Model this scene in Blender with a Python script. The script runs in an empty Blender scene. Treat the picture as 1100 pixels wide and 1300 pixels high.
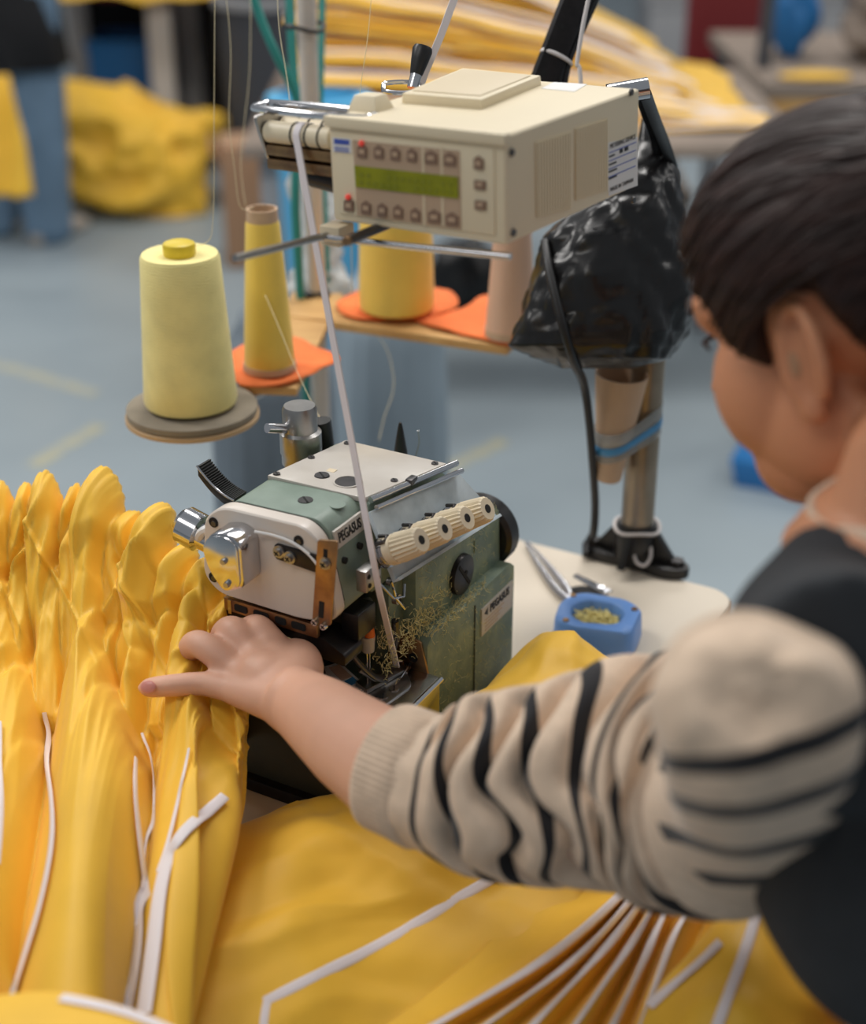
import bpy, bmesh, math, random
from math import sin, cos, pi, radians, sqrt
from mathutils import Vector, Matrix, noise
from mathutils.bvhtree import BVHTree
V = Vector
scene = bpy.context.scene
col = scene.collection
DEBUG = False

# ---------------------------------------------------------------- camera
F_PX, PITCH, CAM_H = 1900.0, radians(26.5), 1.5
CAM = V((0, 0, CAM_H))
cd = bpy.data.cameras.new('camera')
cd.sensor_fit = 'VERTICAL'; cd.sensor_height = 36.0; cd.sensor_width = 36.0
cd.lens = 36.0 * F_PX / 1300.0
cd.clip_start = 0.05; cd.clip_end = 100
cd.dof.use_dof = True; cd.dof.focus_distance = 1.19; cd.dof.aperture_fstop = 3.0
camera = bpy.data.objects.new('camera', cd); col.objects.link(camera)
camera.location = CAM; camera.rotation_euler = (pi/2 - PITCH, 0, 0)
scene.camera = camera

# ---------------------------------------------------------------- colour management, world, lamps
vs = scene.view_settings
vs.view_transform = 'Standard'; vs.look = 'None'; vs.gamma = 1; vs.use_curve_mapping = False
vs.exposure = -0.62
world = bpy.data.worlds.new('world'); scene.world = world; world.use_nodes = True
bg = world.node_tree.nodes['Background']
bg.inputs[0].default_value = (0.88, 0.94, 1.0, 1); bg.inputs[1].default_value = 0.43

def ceiling_lamp(x, y, w, l, power, tint=(1, .97, .93)):
    ld = bpy.data.lights.new('ceiling_lamp', 'AREA'); ld.shape = 'RECTANGLE'
    ld.size = w; ld.size_y = l; ld.energy = power; ld.color = tint
    o = bpy.data.objects.new('ceiling_lamp', ld); o.location = (x, y, 2.9); col.objects.link(o)
for (lx, ly, lp) in ((-1.9, 1.9, 66), (0.3, 2.3, 64), (-1.2, 0.1, 20), (2.4, 1.6, 16), (-1.6, 5.2, 42), (1.2, 5.4, 48), (3.6, 5.2, 40)):
    ceiling_lamp(lx, ly, 1.5, 0.5, lp)

# ---------------------------------------------------------------- photo pixel -> direction helpers (1100 x 1300 frame)
def ray(px, py):
    u = (px - 550) / F_PX; v = (py - 650) / F_PX
    return V((u, cos(PITCH) - v*sin(PITCH), -(sin(PITCH) + v*cos(PITCH))))
def D(px, py, t): return CAM + ray(px, py) * t
def Z(px, py, z):
    r = ray(px, py); return CAM + r * ((z - CAM_H) / r.z)
def proj(p):
    d = p - CAM
    z = d.y*cos(PITCH) - d.z*sin(PITCH); y = -(d.y*sin(PITCH) + d.z*cos(PITCH))
    return 550 + F_PX*d.x/z, 650 + F_PX*y/z, z

# ---------------------------------------------------------------- mesh helpers
def frame_from(d, up=V((0, 0, 1))):
    d = d.normalized()
    if abs(d.dot(up)) > .97: up = V((1, 0, 0))
    a = d.cross(up).normalized(); b = a.cross(d).normalized()
    return a, b, d
def catmull(pts, n):
    out = []; m = len(pts)
    for i in range(m - 1):
        p0 = pts[max(i-1, 0)]; p1 = pts[i]; p2 = pts[i+1]; p3 = pts[min(i+2, m-1)]
        for k in range(n):
            t = k / n
            out.append(0.5*((2*p1) + (p2-p0)*t + (2*p0-5*p1+4*p2-p3)*t*t + (3*p1-p0-3*p2+p3)*t*t*t))
    out.append(pts[-1].copy() if hasattr(pts[-1], 'copy') else pts[-1]); return out
def lerp(a, b, t): return a + (b - a) * t
def sstep(a, b, x):
    t = min(max((x - a) / (b - a), 0), 1); return t*t*(3 - 2*t)

class MB:
    def __init__(s): s.v = []; s.f = []; s.att = None
    def add(s, vs_, fs_):
        o = len(s.v); s.v += [V(p) for p in vs_]; s.f += [tuple(i + o for i in f) for f in fs_]; return s
    def box(s, c, size, M=None):
        hx, hy, hz = size[0]/2, size[1]/2, size[2]/2; c = V(c); vs_ = []
        for x, y, z in ((-1,-1,-1),(1,-1,-1),(1,1,-1),(-1,1,-1),(-1,-1,1),(1,-1,1),(1,1,1),(-1,1,1)):
            p = V((x*hx, y*hy, z*hz)); vs_.append(c + (M @ p if M else p))
        return s.add(vs_, [(3,2,1,0),(4,5,6,7),(0,1,5,4),(1,2,6,5),(2,3,7,6),(3,0,4,7)])
    def bb(s, a, b): # box by corners
        a = V(a); b = V(b); return s.box((a+b)/2, (abs(b.x-a.x), abs(b.y-a.y), abs(b.z-a.z)))
    def hexa(s, p): # eight corners: bottom ring, top ring
        return s.add(p, [(3,2,1,0),(4,5,6,7),(0,1,5,4),(1,2,6,5),(2,3,7,6),(3,0,4,7)])
    def tube(s, pts, r, n=8, cap=True, closed=False, flat=1.0):
        pts = [V(p) for p in pts]; m = len(pts); vs_ = []; fs_ = []
        rr = r if isinstance(r, (list, tuple)) else [r]*m
        a = None
        for i in range(m):
            if closed: d = pts[(i+1) % m] - pts[i-1]
            else: d = pts[min(i+1, m-1)] - pts[max(i-1, 0)]
            if d.length < 1e-9: d = V((0, 0, 1))
            d.normalize()
            if a is None: a = frame_from(d)[0]
            else:
                a = (a - d*a.dot(d))
                if a.length < 1e-6: a = frame_from(d)[0]
                a.normalize()
            b = d.cross(a)
            for k in range(n):
                th = 2*pi*k/n; vs_.append(pts[i] + a*(cos(th)*rr[i]) + b*(sin(th)*rr[i]*flat))
        for i in range(m if closed else m - 1):
            j = (i+1) % m
            for k in range(n):
                k2 = (k+1) % n; fs_.append((i*n+k, i*n+k2, j*n+k2, j*n+k))
        if cap and not closed:
            fs_.append(tuple(range(n-1, -1, -1))); fs_.append(tuple((m-1)*n + k for k in range(n)))
        return s.add(vs_, fs_)
    def cyl(s, p0, p1, r0, r1=None, n=20, cap=True):
        return s.tube([p0, p1], [r0, r0 if r1 is None else r1], n, cap)
    def lathe(s, prof, n=32, M=None, cap=True):
        vs_ = []; fs_ = []; m = len(prof)
        for r, z in prof:
            for k in range(n):
                p = V((r*cos(2*pi*k/n), r*sin(2*pi*k/n), z)); vs_.append(M @ p if M else p)
        for i in range(m-1):
            for k in range(n):
                k2 = (k+1) % n; fs_.append((i*n+k, i*n+k2, (i+1)*n+k2, (i+1)*n+k))
        if cap:
            fs_.append(tuple(range(n-1, -1, -1))); fs_.append(tuple((m-1)*n+k for k in range(n)))
        return s.add(vs_, fs_)
    def prism(s, poly, h, fn): # poly 2-D, fn(a, b, t) -> 3-D with t in 0..h ends
        n = len(poly); vs_ = [fn(a, b, h[0]) for a, b in poly] + [fn(a, b, h[1]) for a, b in poly]
        fs_ = [tuple(range(n-1, -1, -1)), tuple(range(n, 2*n))]
        for i in range(n): j = (i+1) % n; fs_.append((i, j, n+j, n+i))
        return s.add(vs_, fs_)
    def ball(s, c, r, n=16, M=None):
        c = V(c); r = V(r) if not isinstance(r, (int, float)) else V((r, r, r)); vs_ = []; fs_ = []
        m = max(n//2, 4)
        for i in range(1, m):
            for k in range(n):
                a = pi*i/m; b = 2*pi*k/n; p = V((r.x*sin(a)*cos(b), r.y*sin(a)*sin(b), r.z*cos(a)))
                vs_.append(c + (M @ p if M else p))
        t = V((0, 0, r.z)); vs_.append(c + (M @ t if M else t)); vs_.append(c - (M @ t if M else t))
        for i in range(m-2):
            for k in range(n): k2 = (k+1) % n; fs_.append((i*n+k, (i+1)*n+k, (i+1)*n+k2, i*n+k2))
        for k in range(n):
            k2 = (k+1) % n; fs_.append((len(vs_)-2, k, k2)); fs_.append((len(vs_)-1, (m-2)*n+k2, (m-2)*n+k))
        return s.add(vs_, fs_)
    def grid(s, rows, closed=False):
        m = len(rows); n = len(rows[0]); fs_ = []
        for i in range(m-1):
            for k in range(n if closed else n-1):
                k2 = (k+1) % n; fs_.append((i*n+k, i*n+k2, (i+1)*n+k2, (i+1)*n+k))
        return s.add([p for r in rows for p in r], fs_)
    def loft(s, rings): # closed rings, capped
        n = len(rings[0]); m = len(rings); o = len(s.v)
        s.grid(rings, True); s.f.append(tuple(o + k for k in range(n-1, -1, -1))); s.f.append(tuple(o + (m-1)*n + k for k in range(n)))
        return s
    def build(s, name, mat, parent=None, bevel=0, smooth=True, angle=35, world=False, origin=None, solid=0, seg=2):
        me = bpy.data.meshes.new(name)
        vs_ = s.v
        if parent is not None and world:
            inv = parent_matrix(parent).inverted(); vs_ = [inv @ p for p in vs_]
        off = V((0, 0, 0))
        if parent is None:
            if origin is None:
                xs = [p.x for p in vs_]; ys = [p.y for p in vs_]; zs = [p.z for p in vs_]
                origin = V(((min(xs)+max(xs))/2, (min(ys)+max(ys))/2, min(zs)))
            off = V(origin); vs_ = [p - off for p in vs_]
        me.from_pydata([tuple(p) for p in vs_], [], s.f)
        bm = bmesh.new(); bm.from_mesh(me)
        bmesh.ops.recalc_face_normals(bm, faces=bm.faces)
        if bevel:
            es = [e for e in bm.edges if e.is_manifold and e.calc_face_angle(0) > radians(25)]
            if es: bmesh.ops.bevel(bm, geom=es, offset=bevel, segments=seg, profile=.6, affect='EDGES', clamp_overlap=True)
        bm.to_mesh(me); bm.free()
        if smooth:
            me.polygons.foreach_set('use_smooth', [True]*len(me.polygons))
            if angle: me.set_sharp_from_angle(angle=radians(angle))
        me.materials.append(mat)
        if s.att and not bevel:
            for nm, vals in s.att.items():
                a = me.attributes.new(nm, 'FLOAT', 'POINT'); a.data.foreach_set('value', vals)
        o = bpy.data.objects.new(name, me); col.objects.link(o)
        if parent is not None: o.parent = parent
        else: o.location = off
        if solid:
            md = o.modifiers.new('thickness', 'SOLIDIFY'); md.thickness = solid; md.offset = -1
        return o
def parent_matrix(o):
    m = Matrix.LocRotScale(o.location, o.rotation_euler, o.scale)
    return parent_matrix(o.parent) @ m if o.parent else m
def tag(o, label, cat, group=None):
    o['label'] = label; o['category'] = cat
    if group: o['group'] = group
    return o
def thing(name, label, cat, loc=(0, 0, 0), rz=0, group=None):
    o = bpy.data.objects.new(name, None); col.objects.link(o); o.empty_display_size = .05
    o.location = loc; o.rotation_euler = (0, 0, rz)
    return tag(o, label, cat, group)
def remesh(mb, voxel, smooth=6, fac=.5):
    me = bpy.data.meshes.new('tmp'); me.from_pydata([tuple(p) for p in mb.v], [], mb.f)
    bm = bmesh.new(); bm.from_mesh(me); bmesh.ops.recalc_face_normals(bm, faces=bm.faces); bm.to_mesh(me); bm.free()
    o = bpy.data.objects.new('tmp', me); col.objects.link(o)
    r = o.modifiers.new('r', 'REMESH'); r.mode = 'VOXEL'; r.voxel_size = voxel
    if smooth: sm = o.modifiers.new('s', 'SMOOTH'); sm.iterations = smooth; sm.factor = fac
    dg = bpy.context.evaluated_depsgraph_get(); ev = o.evaluated_get(dg); em = ev.to_mesh()
    out = MB(); out.v = [v.co.copy() for v in em.vertices]; out.f = [tuple(p.vertices) for p in em.polygons]
    ev.to_mesh_clear(); bpy.data.objects.remove(o); bpy.data.meshes.remove(me)
    return out
def bvh(mb): return BVHTree.FromPolygons([tuple(p) for p in mb.v], mb.f)
def text_part(txt, size, mat, parent, M, name='lettering', ext=.0003, align='CENTER', bold=0.0):
    cu = bpy.data.curves.new('t', 'FONT'); cu.body = txt; cu.size = size; cu.extrude = ext
    cu.align_x = align; cu.align_y = 'CENTER'; cu.offset = bold; cu.resolution_u = 3
    o = bpy.data.objects.new('t', cu); col.objects.link(o)
    dg = bpy.context.evaluated_depsgraph_get(); ev = o.evaluated_get(dg); em = bpy.data.meshes.new_from_object(ev)
    bpy.data.objects.remove(o); em.transform(M); em.name = name
    em.materials.clear(); em.materials.append(mat)
    ob = bpy.data.objects.new(name, em); col.objects.link(ob); ob.parent = parent
    return ob
def plane_M(origin, xdir, ydir):
    x = V(xdir).normalized(); z = x.cross(V(ydir)).normalized(); y = z.cross(x)
    return Matrix(((x.x, y.x, z.x, origin[0]), (x.y, y.y, z.y, origin[1]), (x.z, y.z, z.z, origin[2]), (0, 0, 0, 1)))

# ---------------------------------------------------------------- materials
def lin(c):
    return tuple((x/255/12.92 if x/255 <= .04045 else ((x/255+.055)/1.055)**2.4) for x in c)
def mat(name, c, rough=.5, metal=0, var=.0, vscale=8, bump=0, bscale=200, c2=None, aniso=None, trans=0, coat=0, sheen=0, spec=.5, emit=0, sss=0, alpha=1, detail=4, mask=(.35, .65), stretch=None):
    m = bpy.data.materials.new(name); m.use_nodes = True; nt = m.node_tree; b = nt.nodes['Principled BSDF']
    L = lin(c); b.inputs['Base Color'].default_value = (*L, 1)
    b.inputs['Roughness'].default_value = rough; b.inputs['Metallic'].default_value = metal
    b.inputs['Specular IOR Level'].default_value = spec
    if trans: b.inputs['Transmission Weight'].default_value = trans
    if coat: b.inputs['Coat Weight'].default_value = coat; b.inputs['Coat Roughness'].default_value = .15
    if sheen: b.inputs['Sheen Weight'].default_value = sheen; b.inputs['Sheen Roughness'].default_value = .4
    if emit: b.inputs['Emission Color'].default_value = (*L, 1); b.inputs['Emission Strength'].default_value = emit
    if sss: b.inputs['Subsurface Weight'].default_value = sss; b.inputs['Subsurface Radius'].default_value = (.012, .004, .002); b.inputs['Subsurface Scale'].default_value = 1
    if alpha < 1: b.inputs['Alpha'].default_value = alpha
    if var or c2 or bump:
        tc = nt.nodes.new('ShaderNodeTexCoord'); mp = nt.nodes.new('ShaderNodeMapping'); nt.links.new(tc.outputs['Object'], mp.inputs[0])
        if stretch: mp.inputs['Scale'].default_value = stretch
    if var or c2:
        n = nt.nodes.new('ShaderNodeTexNoise'); n.inputs['Scale'].default_value = vscale; n.inputs['Detail'].default_value = detail
        nt.links.new(mp.outputs[0], n.inputs['Vector'])
        r = nt.nodes.new('ShaderNodeValToRGB'); nt.links.new(n.outputs['Fac'], r.inputs[0])
        if c2: A, B = L, lin(c2)
        else: A, B = tuple(x*(1-var) for x in L), tuple(min(1, x*(1+var)) for x in L)
        r.color_ramp.elements[0].position = mask[0]; r.color_ramp.elements[1].position = mask[1]
        r.color_ramp.elements[0].color = (*A, 1); r.color_ramp.elements[1].color = (*B, 1)
        nt.links.new(r.outputs[0], b.inputs['Base Color'])
    if bump:
        n2 = nt.nodes.new('ShaderNodeTexNoise'); n2.inputs['Scale'].default_value = bscale; n2.inputs['Detail'].default_value = 3
        nt.links.new(mp.outputs[0], n2.inputs['Vector'])
        bp = nt.nodes.new('ShaderNodeBump'); bp.inputs['Strength'].default_value = bump; bp.inputs['Distance'].default_value = .001
        nt.links.new(n2.outputs['Fac'], bp.inputs['Height']); nt.links.new(bp.outputs[0], b.inputs['Normal'])
    return m
def wave_bump(m, scale, strength, direction='Z', dist=.0008, coord='Object', kind='BANDS', distort=1.0):
    nt = m.node_tree; b = nt.nodes['Principled BSDF']
    tc = nt.nodes.new('ShaderNodeTexCoord'); w = nt.nodes.new('ShaderNodeTexWave'); w.wave_type = kind
    w.bands_direction = direction; w.inputs['Scale'].default_value = scale; w.inputs['Distortion'].default_value = distort; w.inputs['Detail'].default_value = 2
    nt.links.new(tc.outputs[coord], w.inputs['Vector'])
    bp = nt.nodes.new('ShaderNodeBump'); bp.inputs['Strength'].default_value = strength; bp.inputs['Distance'].default_value = dist
    nt.links.new(w.outputs['Fac'], bp.inputs['Height']); nt.links.new(bp.outputs[0], b.inputs['Normal']); return m

M = dict(
 yellow=mat('yellow_taffeta', (240, 190, 62), .5, var=.05, vscale=14, bump=.12, bscale=1400, sheen=.15, spec=.35),
 ribbon=mat('white_piping', (232, 224, 226), .6, bump=.2, bscale=900),
 green=mat('hammered_green_enamel', (132, 148, 137), .42, c2=(114, 131, 119), vscale=26, bump=.15, bscale=900, spec=.5),
 green_dirty=mat('linty_green_enamel', (108, 126, 112), .5, c2=(138, 150, 122), vscale=55, bump=.35, bscale=300, detail=8, mask=(.42, .72)),
 olive=mat('dark_olive_casting', (62, 64, 54), .5, var=.15, vscale=20, bump=.1),
 white_cover=mat('warm_white_enamel', (214, 204, 194), .38, var=.02, vscale=9, coat=.2),
 top_plate=mat('grey_white_enamel', (198, 192, 184), .32, c2=(184, 177, 167), vscale=16, coat=.2),
 chrome=mat('chrome', (205, 205, 208), .14, 1),
 steel=mat('brushed_steel', (164, 162, 160), .34, 1, var=.08, vscale=60),
 plate_steel=mat('polished_plate_steel', (176, 176, 178), .24, 1, var=.06, vscale=50),
 dark_steel=mat('dark_steel', (92, 90, 90), .34, 1, var=.15, vscale=50),
 bronze=mat('worn_bronzed_steel', (172, 138, 98), .38, 1, c2=(138, 108, 84), vscale=70, detail=6),
 black=mat('black_plastic', (26, 25, 26), .38),
 black_metal=mat('oiled_black_metal', (36, 32, 32), .35, .5, var=.3, vscale=60),
 hole=mat('dark_recess', (14, 13, 13), .8),
 bluepanel=mat('dusty_blue_grey_panel', (196, 208, 214), .42, c2=(168, 180, 186), vscale=40, detail=6, bump=.1, bscale=300),
 knob=mat('ivory_knob_plastic', (222, 208, 180), .45),
 plate=mat('nameplate_silver', (206, 200, 192), .42, .2),
 ink=mat('black_ink', (24, 24, 26), .5),
 cream=mat('cream_plastic', (226, 212, 182), .42, var=.015, vscale=12),
 cream2=mat('cream_plastic_shade', (214, 198, 168), .45),
 keypad=mat('tan_keypad', (186, 160, 134), .5),
 button=mat('brown_button_print', (132, 106, 88), .5),
 lcd=mat('green_lcd', (150, 152, 24), .2, c2=(126, 130, 18), vscale=30),
 lcd_ink=mat('lcd_characters', (128, 132, 18), .4),
 red=mat('red_led', (232, 76, 64), .3, emit=.35),
 blue_ink=mat('blue_print', (66, 88, 176), .5),
 paper=mat('white_sticker', (226, 224, 222), .5),
 cone_cream=mat('cream_polyester_thread', (240, 226, 152), .7, var=.07, vscale=30, sheen=.2),
 cone_yellow=mat('yellow_polyester_thread', (238, 204, 92), .55, var=.05, vscale=20, sheen=.2),
 cone_plug=mat('yellow_plastic_core', (214, 188, 48), .4),
 cardboard_tube=mat('cardboard_tube', (192, 162, 134), .7, var=.05, vscale=20),
 peach_tube=mat('peach_paper_tube', (214, 176, 150), .65, var=.04, vscale=15),
 felt=mat('orange_felt', (238, 122, 62), .85, var=.06, vscale=40, bump=.3, bscale=500),
 wood=mat('pale_wood', (206, 164, 104), .6, c2=(186, 142, 84), vscale=6, stretch=(1, 12, 1)),
 disc=mat('grey_foam_disc', (136, 126, 110), .85, var=.1, vscale=40, bump=.3, bscale=300),
 disc_wood=mat('disc_board', (190, 160, 122), .7),
 table=mat('beige_laminate', (222, 210, 192), .5, var=.025, vscale=5),
 table_edge=mat('brown_edge_band', (150, 118, 88), .6),
 pole=mat('off_white_pole', (206, 198, 188), .4),
 post=mat('dull_steel_post', (164, 150, 132), .36, .7, c2=(132, 118, 100), vscale=14, detail=8),
 teal=mat('teal_hose', (38, 128, 120), .35),
 bag=mat('black_polythene', (17, 16, 17), .28, bump=.12, bscale=24, spec=.5),
 cord=mat('black_cord', (22, 22, 24), .45),
 white_cord=mat('white_cord', (212, 206, 204), .75),
 thread=mat('pale_thread', (236, 222, 182), .7),
 tape_clear=mat('clear_tape', (196, 200, 198), .25, trans=.55, alpha=.55),
 tape_blue=mat('blue_print_tape', (68, 142, 194), .35),
 blue_dish=mat('blue_plastic', (112, 158, 226), .4),
 blade=mat('polished_blade', (186, 186, 190), .24, 1),
 skin=mat('skin', (216, 166, 140), .52, var=.03, vscale=30, sss=.08, bump=.08, bscale=500),
 skin_face=mat('skin_face', (218, 158, 122), .5, var=.04, vscale=14, sss=.08, bump=.05, bscale=300),
 nail=mat('fingernail', (214, 142, 132), .28),
 hair=mat('dark_brown_hair', (32, 20, 18), .5, c2=(54, 35, 31), vscale=7, stretch=(1.2, 16, 16), bump=.5, bscale=9, spec=.25, detail=6),
 vest=mat('charcoal_vest', (40, 43, 47), .85, var=.08, vscale=60, bump=.2, bscale=600),
 floor=mat('grey_blue_floor', (160, 172, 178), .38, c2=(146, 158, 165), vscale=1.3, spec=.4),
 wall=mat('pale_wall', (200, 202, 204), .8),
 tape_floor=mat('worn_yellow_floor_tape', (190, 184, 150), .6, c2=(166, 172, 168), vscale=18),
 jeans=mat('faded_jeans', (104, 130, 154), .8, var=.12, vscale=8),
 black_cloth=mat('black_cloth', (24, 24, 27), .85, var=.1, vscale=8),
 shoe=mat('beige_shoe', (186, 176, 166), .7),
 sky_blue=mat('sky_blue_plastic', (86, 172, 216), .4),
 mid_blue=mat('mid_blue_plastic', (40, 116, 180), .45),
 slate=mat('slate_blue_sack', (142, 156, 166), .5, var=.08, vscale=5),
 slate_dark=mat('dark_slate_sack', (108, 118, 127), .5, var=.08, vscale=5),
 cardboard=mat('cardboard', (178, 138, 106), .75, var=.04, vscale=5),
 clear_bag=mat('clear_polythene', (222, 224, 222), .25, trans=.35, alpha=.8, bump=.4, bscale=30),
 dark_grey=mat('dark_grey_plastic', (66, 68, 74), .6),
 grey=mat('grey_paint', (150, 150, 152), .6),
 maroon=mat('maroon_vinyl', (122, 36, 38), .5),
 taupe=mat('taupe_cloth', (138, 124, 112), .8, var=.08, vscale=6),
 offwhite=mat('offwhite_paint', (222, 214, 206), .5),
 lint=mat('yellow_lint', (232, 220, 160), .9),
 orange_bit=mat('orange_plastic', (222, 112, 42), .45),
 clear_plastic=mat('milky_plastic', (206, 200, 196), .3, trans=.3),
)
wave_bump(M['cone_cream'], 130, .22, 'Z', .0010, distort=7)
wave_bump(M['cone_yellow'], 130, .20, 'Z', .0010, distort=6)
# ================================================================ the setting
def struct(o): o['kind'] = 'structure'; return o
struct(MB().bb((-9, -4, -.05), (9, 12.5, 0)).build('floor', M['floor'], smooth=False, origin=(0, 0, 0)))
struct(MB().bb((-9, 12.5, 0), (9, 12.62, 3.2)).build('wall_back', M['wall'], smooth=False))

# sewing machine frame: X to the machine's right end, Y to its back, origin at its front left foot on the table
TH = radians(61); TAB = .75
O_M = V((-.067, .970, TAB))
XM = V((cos(TH), sin(TH), 0)); YM = V((-sin(TH), cos(TH), 0))
def mw(x, y, z): return O_M + XM*x + YM*y + V((0, 0, z))

# ---- sewing table
tb = thing('sewing_table', 'beige laminate sewing table carrying the overlock machine and steel post', 'table', (O_M.x, O_M.y, 0), TH)
def rrect(x0, y0, x1, y1, r, n=6):
    out = []
    for cx, cy, a0 in ((x1-r, y1-r, 0), (x0+r, y1-r, pi/2), (x0+r, y0+r, pi), (x1-r, y0+r, 1.5*pi)):
        out += [(cx + r*cos(a0 + pi/2*k/n), cy + r*sin(a0 + pi/2*k/n)) for k in range(n+1)]
    return out
poly = rrect(-.62, -.16, .487, .27, .03)
MB().prism(poly, (TAB-.024, TAB), lambda a, b, t: V((a, b, t))).build('table_top', M['table'], tb, bevel=.0015)
poly2 = rrect(-.622, -.162, .489, .272, .03)
MB().prism(poly2, (TAB-.022, TAB-.004), lambda a, b, t: V((a, b, t))).build('edge_band', M['table_edge'], tb)
for lx in (-.55, .42):
    for ly in (-.1, .21): MB().box((lx, ly, (TAB-.024)/2 + .0), (.04, .04, TAB-.024)).build('leg', M['grey'], tb, bevel=.003)
    MB().box((lx, .055, .1), (.03, .31, .03)).build('cross_rail', M['grey'], tb)
# ================================================================ overlock sewing machine (local frame, metres)
mc = thing('overlock_machine', 'green and cream industrial overlock sewing machine standing on beige table', 'sewing machine', O_M, TH)
def xz(poly, y0, y1): return MB().prism(poly, (y0, y1), lambda a, b, t: V((a, t, b)))
def yz(poly, x0, x1): return MB().prism(poly, (x0, x1), lambda a, b, t: V((t, a, b)))
def xy(poly, z0, z1): return MB().prism(poly, (z0, z1), lambda a, b, t: V((a, b, t)))
def roundpoly(pts, r, n=5):
    out = []; m = len(pts)
    for i in range(m):
        p = V((*pts[i], 0)); a = V((*pts[i-1], 0)) - p; b = V((*pts[(i+1) % m], 0)) - p
        k = min(r, a.length*.45, b.length*.45); A = p + a.normalized()*k; B = p + b.normalized()*k
        for j in range(n+1):
            t = j/n; q = A*(1-t)**2 + p*2*t*(1-t) + B*t*t; out.append((q.x, q.y))
    return out
# castings
xy(rrect(-.012, -.030, .085, .10, .006), .006, .082).build('machine_base', M['olive'], mc, bevel=.002)
xy(rrect(-.02, -.026, .235, .11, .008), 0, .012).build('base_foot', M['black_metal'], mc, bevel=.002)
low = xz([(.086, .008), (.246, .008), (.246, .112), (.238, .118), (.092, .118), (.086, .112)], -.024, .10).build('lower_casing', M['green_dirty'], mc, bevel=.0025)
MB().box((.168, -.0244, .06), (.0008, .0012, .10)).build('casing_seam', M['olive'], low)
xz(roundpoly([(.088, .116), (.088, .172), (.049, .172), (.049, .2505), (.150, .2425), (.236, .170), (.240, .116)], .004), .006, .098).build('upper_casing', M['green_dirty'], mc, bevel=.002)
xz([(.088, .116), (.088, .180), (.100, .188), (.214, .188), (.236, .168), (.240, .116)], -.012, .012).build('front_wall', M['green_dirty'], mc, bevel=.0015)
MB().bb((.004, .016, .172), (.052, .098, .249)).build('head_casting', M['green_dirty'], mc, bevel=.002)
# rounded green head cover behind the white face
head = yz(roundpoly([(.100, .180), (.100, .252), (.022, .254), (.0115, .246), (-.001, .180)], .009), .003, .048).build('head_cover', M['green'], mc, bevel=.001)
# white face cover
fc_poly = roundpoly([(.117, .238), (.100, .2515), (.026, .2535), (.0125, .244), (.004, .210), (-.002, .180), (.030, .1725), (.108, .174), (.122, .187)], .011)
face = yz(fc_poly, -.011, .003).build('face_cover', M['white_cover'], mc, bevel=.003, seg=3)
yz([(a*.985+.001, b*.99+.0022) for a, b in fc_poly], .0028, .0042).build('gasket', M['hole'], mc)
def bolt(y, z, x, r, name, m, parent, slot=True):
    b = MB(); b.cyl((x, y, z), (x-.003, y, z), r, r*.85, 16); o = b.build(name, m, parent)
    if slot:
        MB().box((x-.003, y, z), (.0009, r*1.3, r*.26), Matrix.Rotation(.6, 3, 'X')).build('screw_slot', M['hole'], o)
        MB().box((x-.003, y, z), (.0009, r*.26, r*1.3), Matrix.Rotation(.6, 3, 'X')).build('screw_slot', M['hole'], o)
for (y, z) in ((.030, .2405), (.1115, .188), (.1075, .2365)):
    b = MB(); b.cyl((-.0105, y, z), (-.0118, y, z), .0042, .0042, 18); b.build('screw_recess', M['hole'], face)
    b = MB(); b.cyl((-.0112, y-.0005, z-.0008), (-.0124, y-.0005, z-.0008), .0026, .0022, 14); b.build('recessed_screw', M['dark_steel'], face)
# chrome cap over the thread take-up with its flat plate
capo = roundpoly([(.094, .2405), (.078, .2445), (.066, .2385), (.0655, .2020), (.082, .1935), (.0955, .2100), (.101, .2280)], .006)
cap = yz(capo, -.034, -.011).build('take_up_cap', M['chrome'], mc, bevel=.002)
capi = [(.084 + (a-.084)*.93 + .0012, .219 + (b-.219)*.94 - .0005) for a, b in capo]
yz(capi, -.0355, -.0338).build('cap_plate', M['chrome'], cap, bevel=.0004)
for (y, z) in ((.0810, .2215), (.0795, .2025)): bolt(y, z, -.0352, .0026, 'cap_screw', M['steel'], cap, False)
MB().tube(catmull([V((-.016, .066, .241)), V((-.0135, .052, .2405)), V((-.0125, .036, .2385)), V((-.013, .022, .2335)), V((-.014, .012, .2260)), V((-.014, .006, .217))], 6), .0013, 8).build('oil_tube', M['paper'], mc)
# dark arm with two screws and the bronzed slotted bracket
arm = yz(roundpoly([(.0505, .2340), (.008, .2330), (.008, .2185), (.0505, .2215)], .003), -.014, -.011).build('bracket_arm', M['black_metal'], mc, bevel=.0005)
for (y, z) in ((.0460, .2285), (.0365, .2262)):
    b = MB(); b.cyl((-.014, y, z), (-.0152, y, z), .0052, .0050, 20); b.build('washer', M['steel'], arm); bolt(y, z, -.015, .0034, 'screw', M['steel'], arm)
bk = roundpoly([(.0085, .2500), (-.0085, .2530), (.0000, .1800), (.0165, .1770)], .0025)
brk = MB(); n = len(bk)
ring = lambda x: [V((x, a, b)) for a, b in bk]
brk.loft([ring(-.0185), ring(-.0165)]); brk = brk.build('slotted_bracket', M['bronze'], mc, bevel=.0003)
sl = lambda y0, z0, y1, z1, w: MB().loft([[V((x, y0 + dy, z0)) if k < 1 else V((x, y1 + dy, z1)) for k, dy in ((0, w), (0, -w), (1, -w), (1, w))] for x in (-.0188, -.0183)])
sl(.0018, .2440, .0026, .2300, .0017).build('slot', M['hole'], brk)
sl(.0068, .1990, .0082, .1850, .0022).build('slot', M['hole'], brk)
b = MB(); b.cyl((-.0185, .0022, .2325), (-.0198, .0022, .2325), .0050, .0048, 20); w = b.build('washer', M['steel'], brk)
bolt(.0022, .2325, -.0196, .0036, 'screw', M['steel'], brk)
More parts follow.
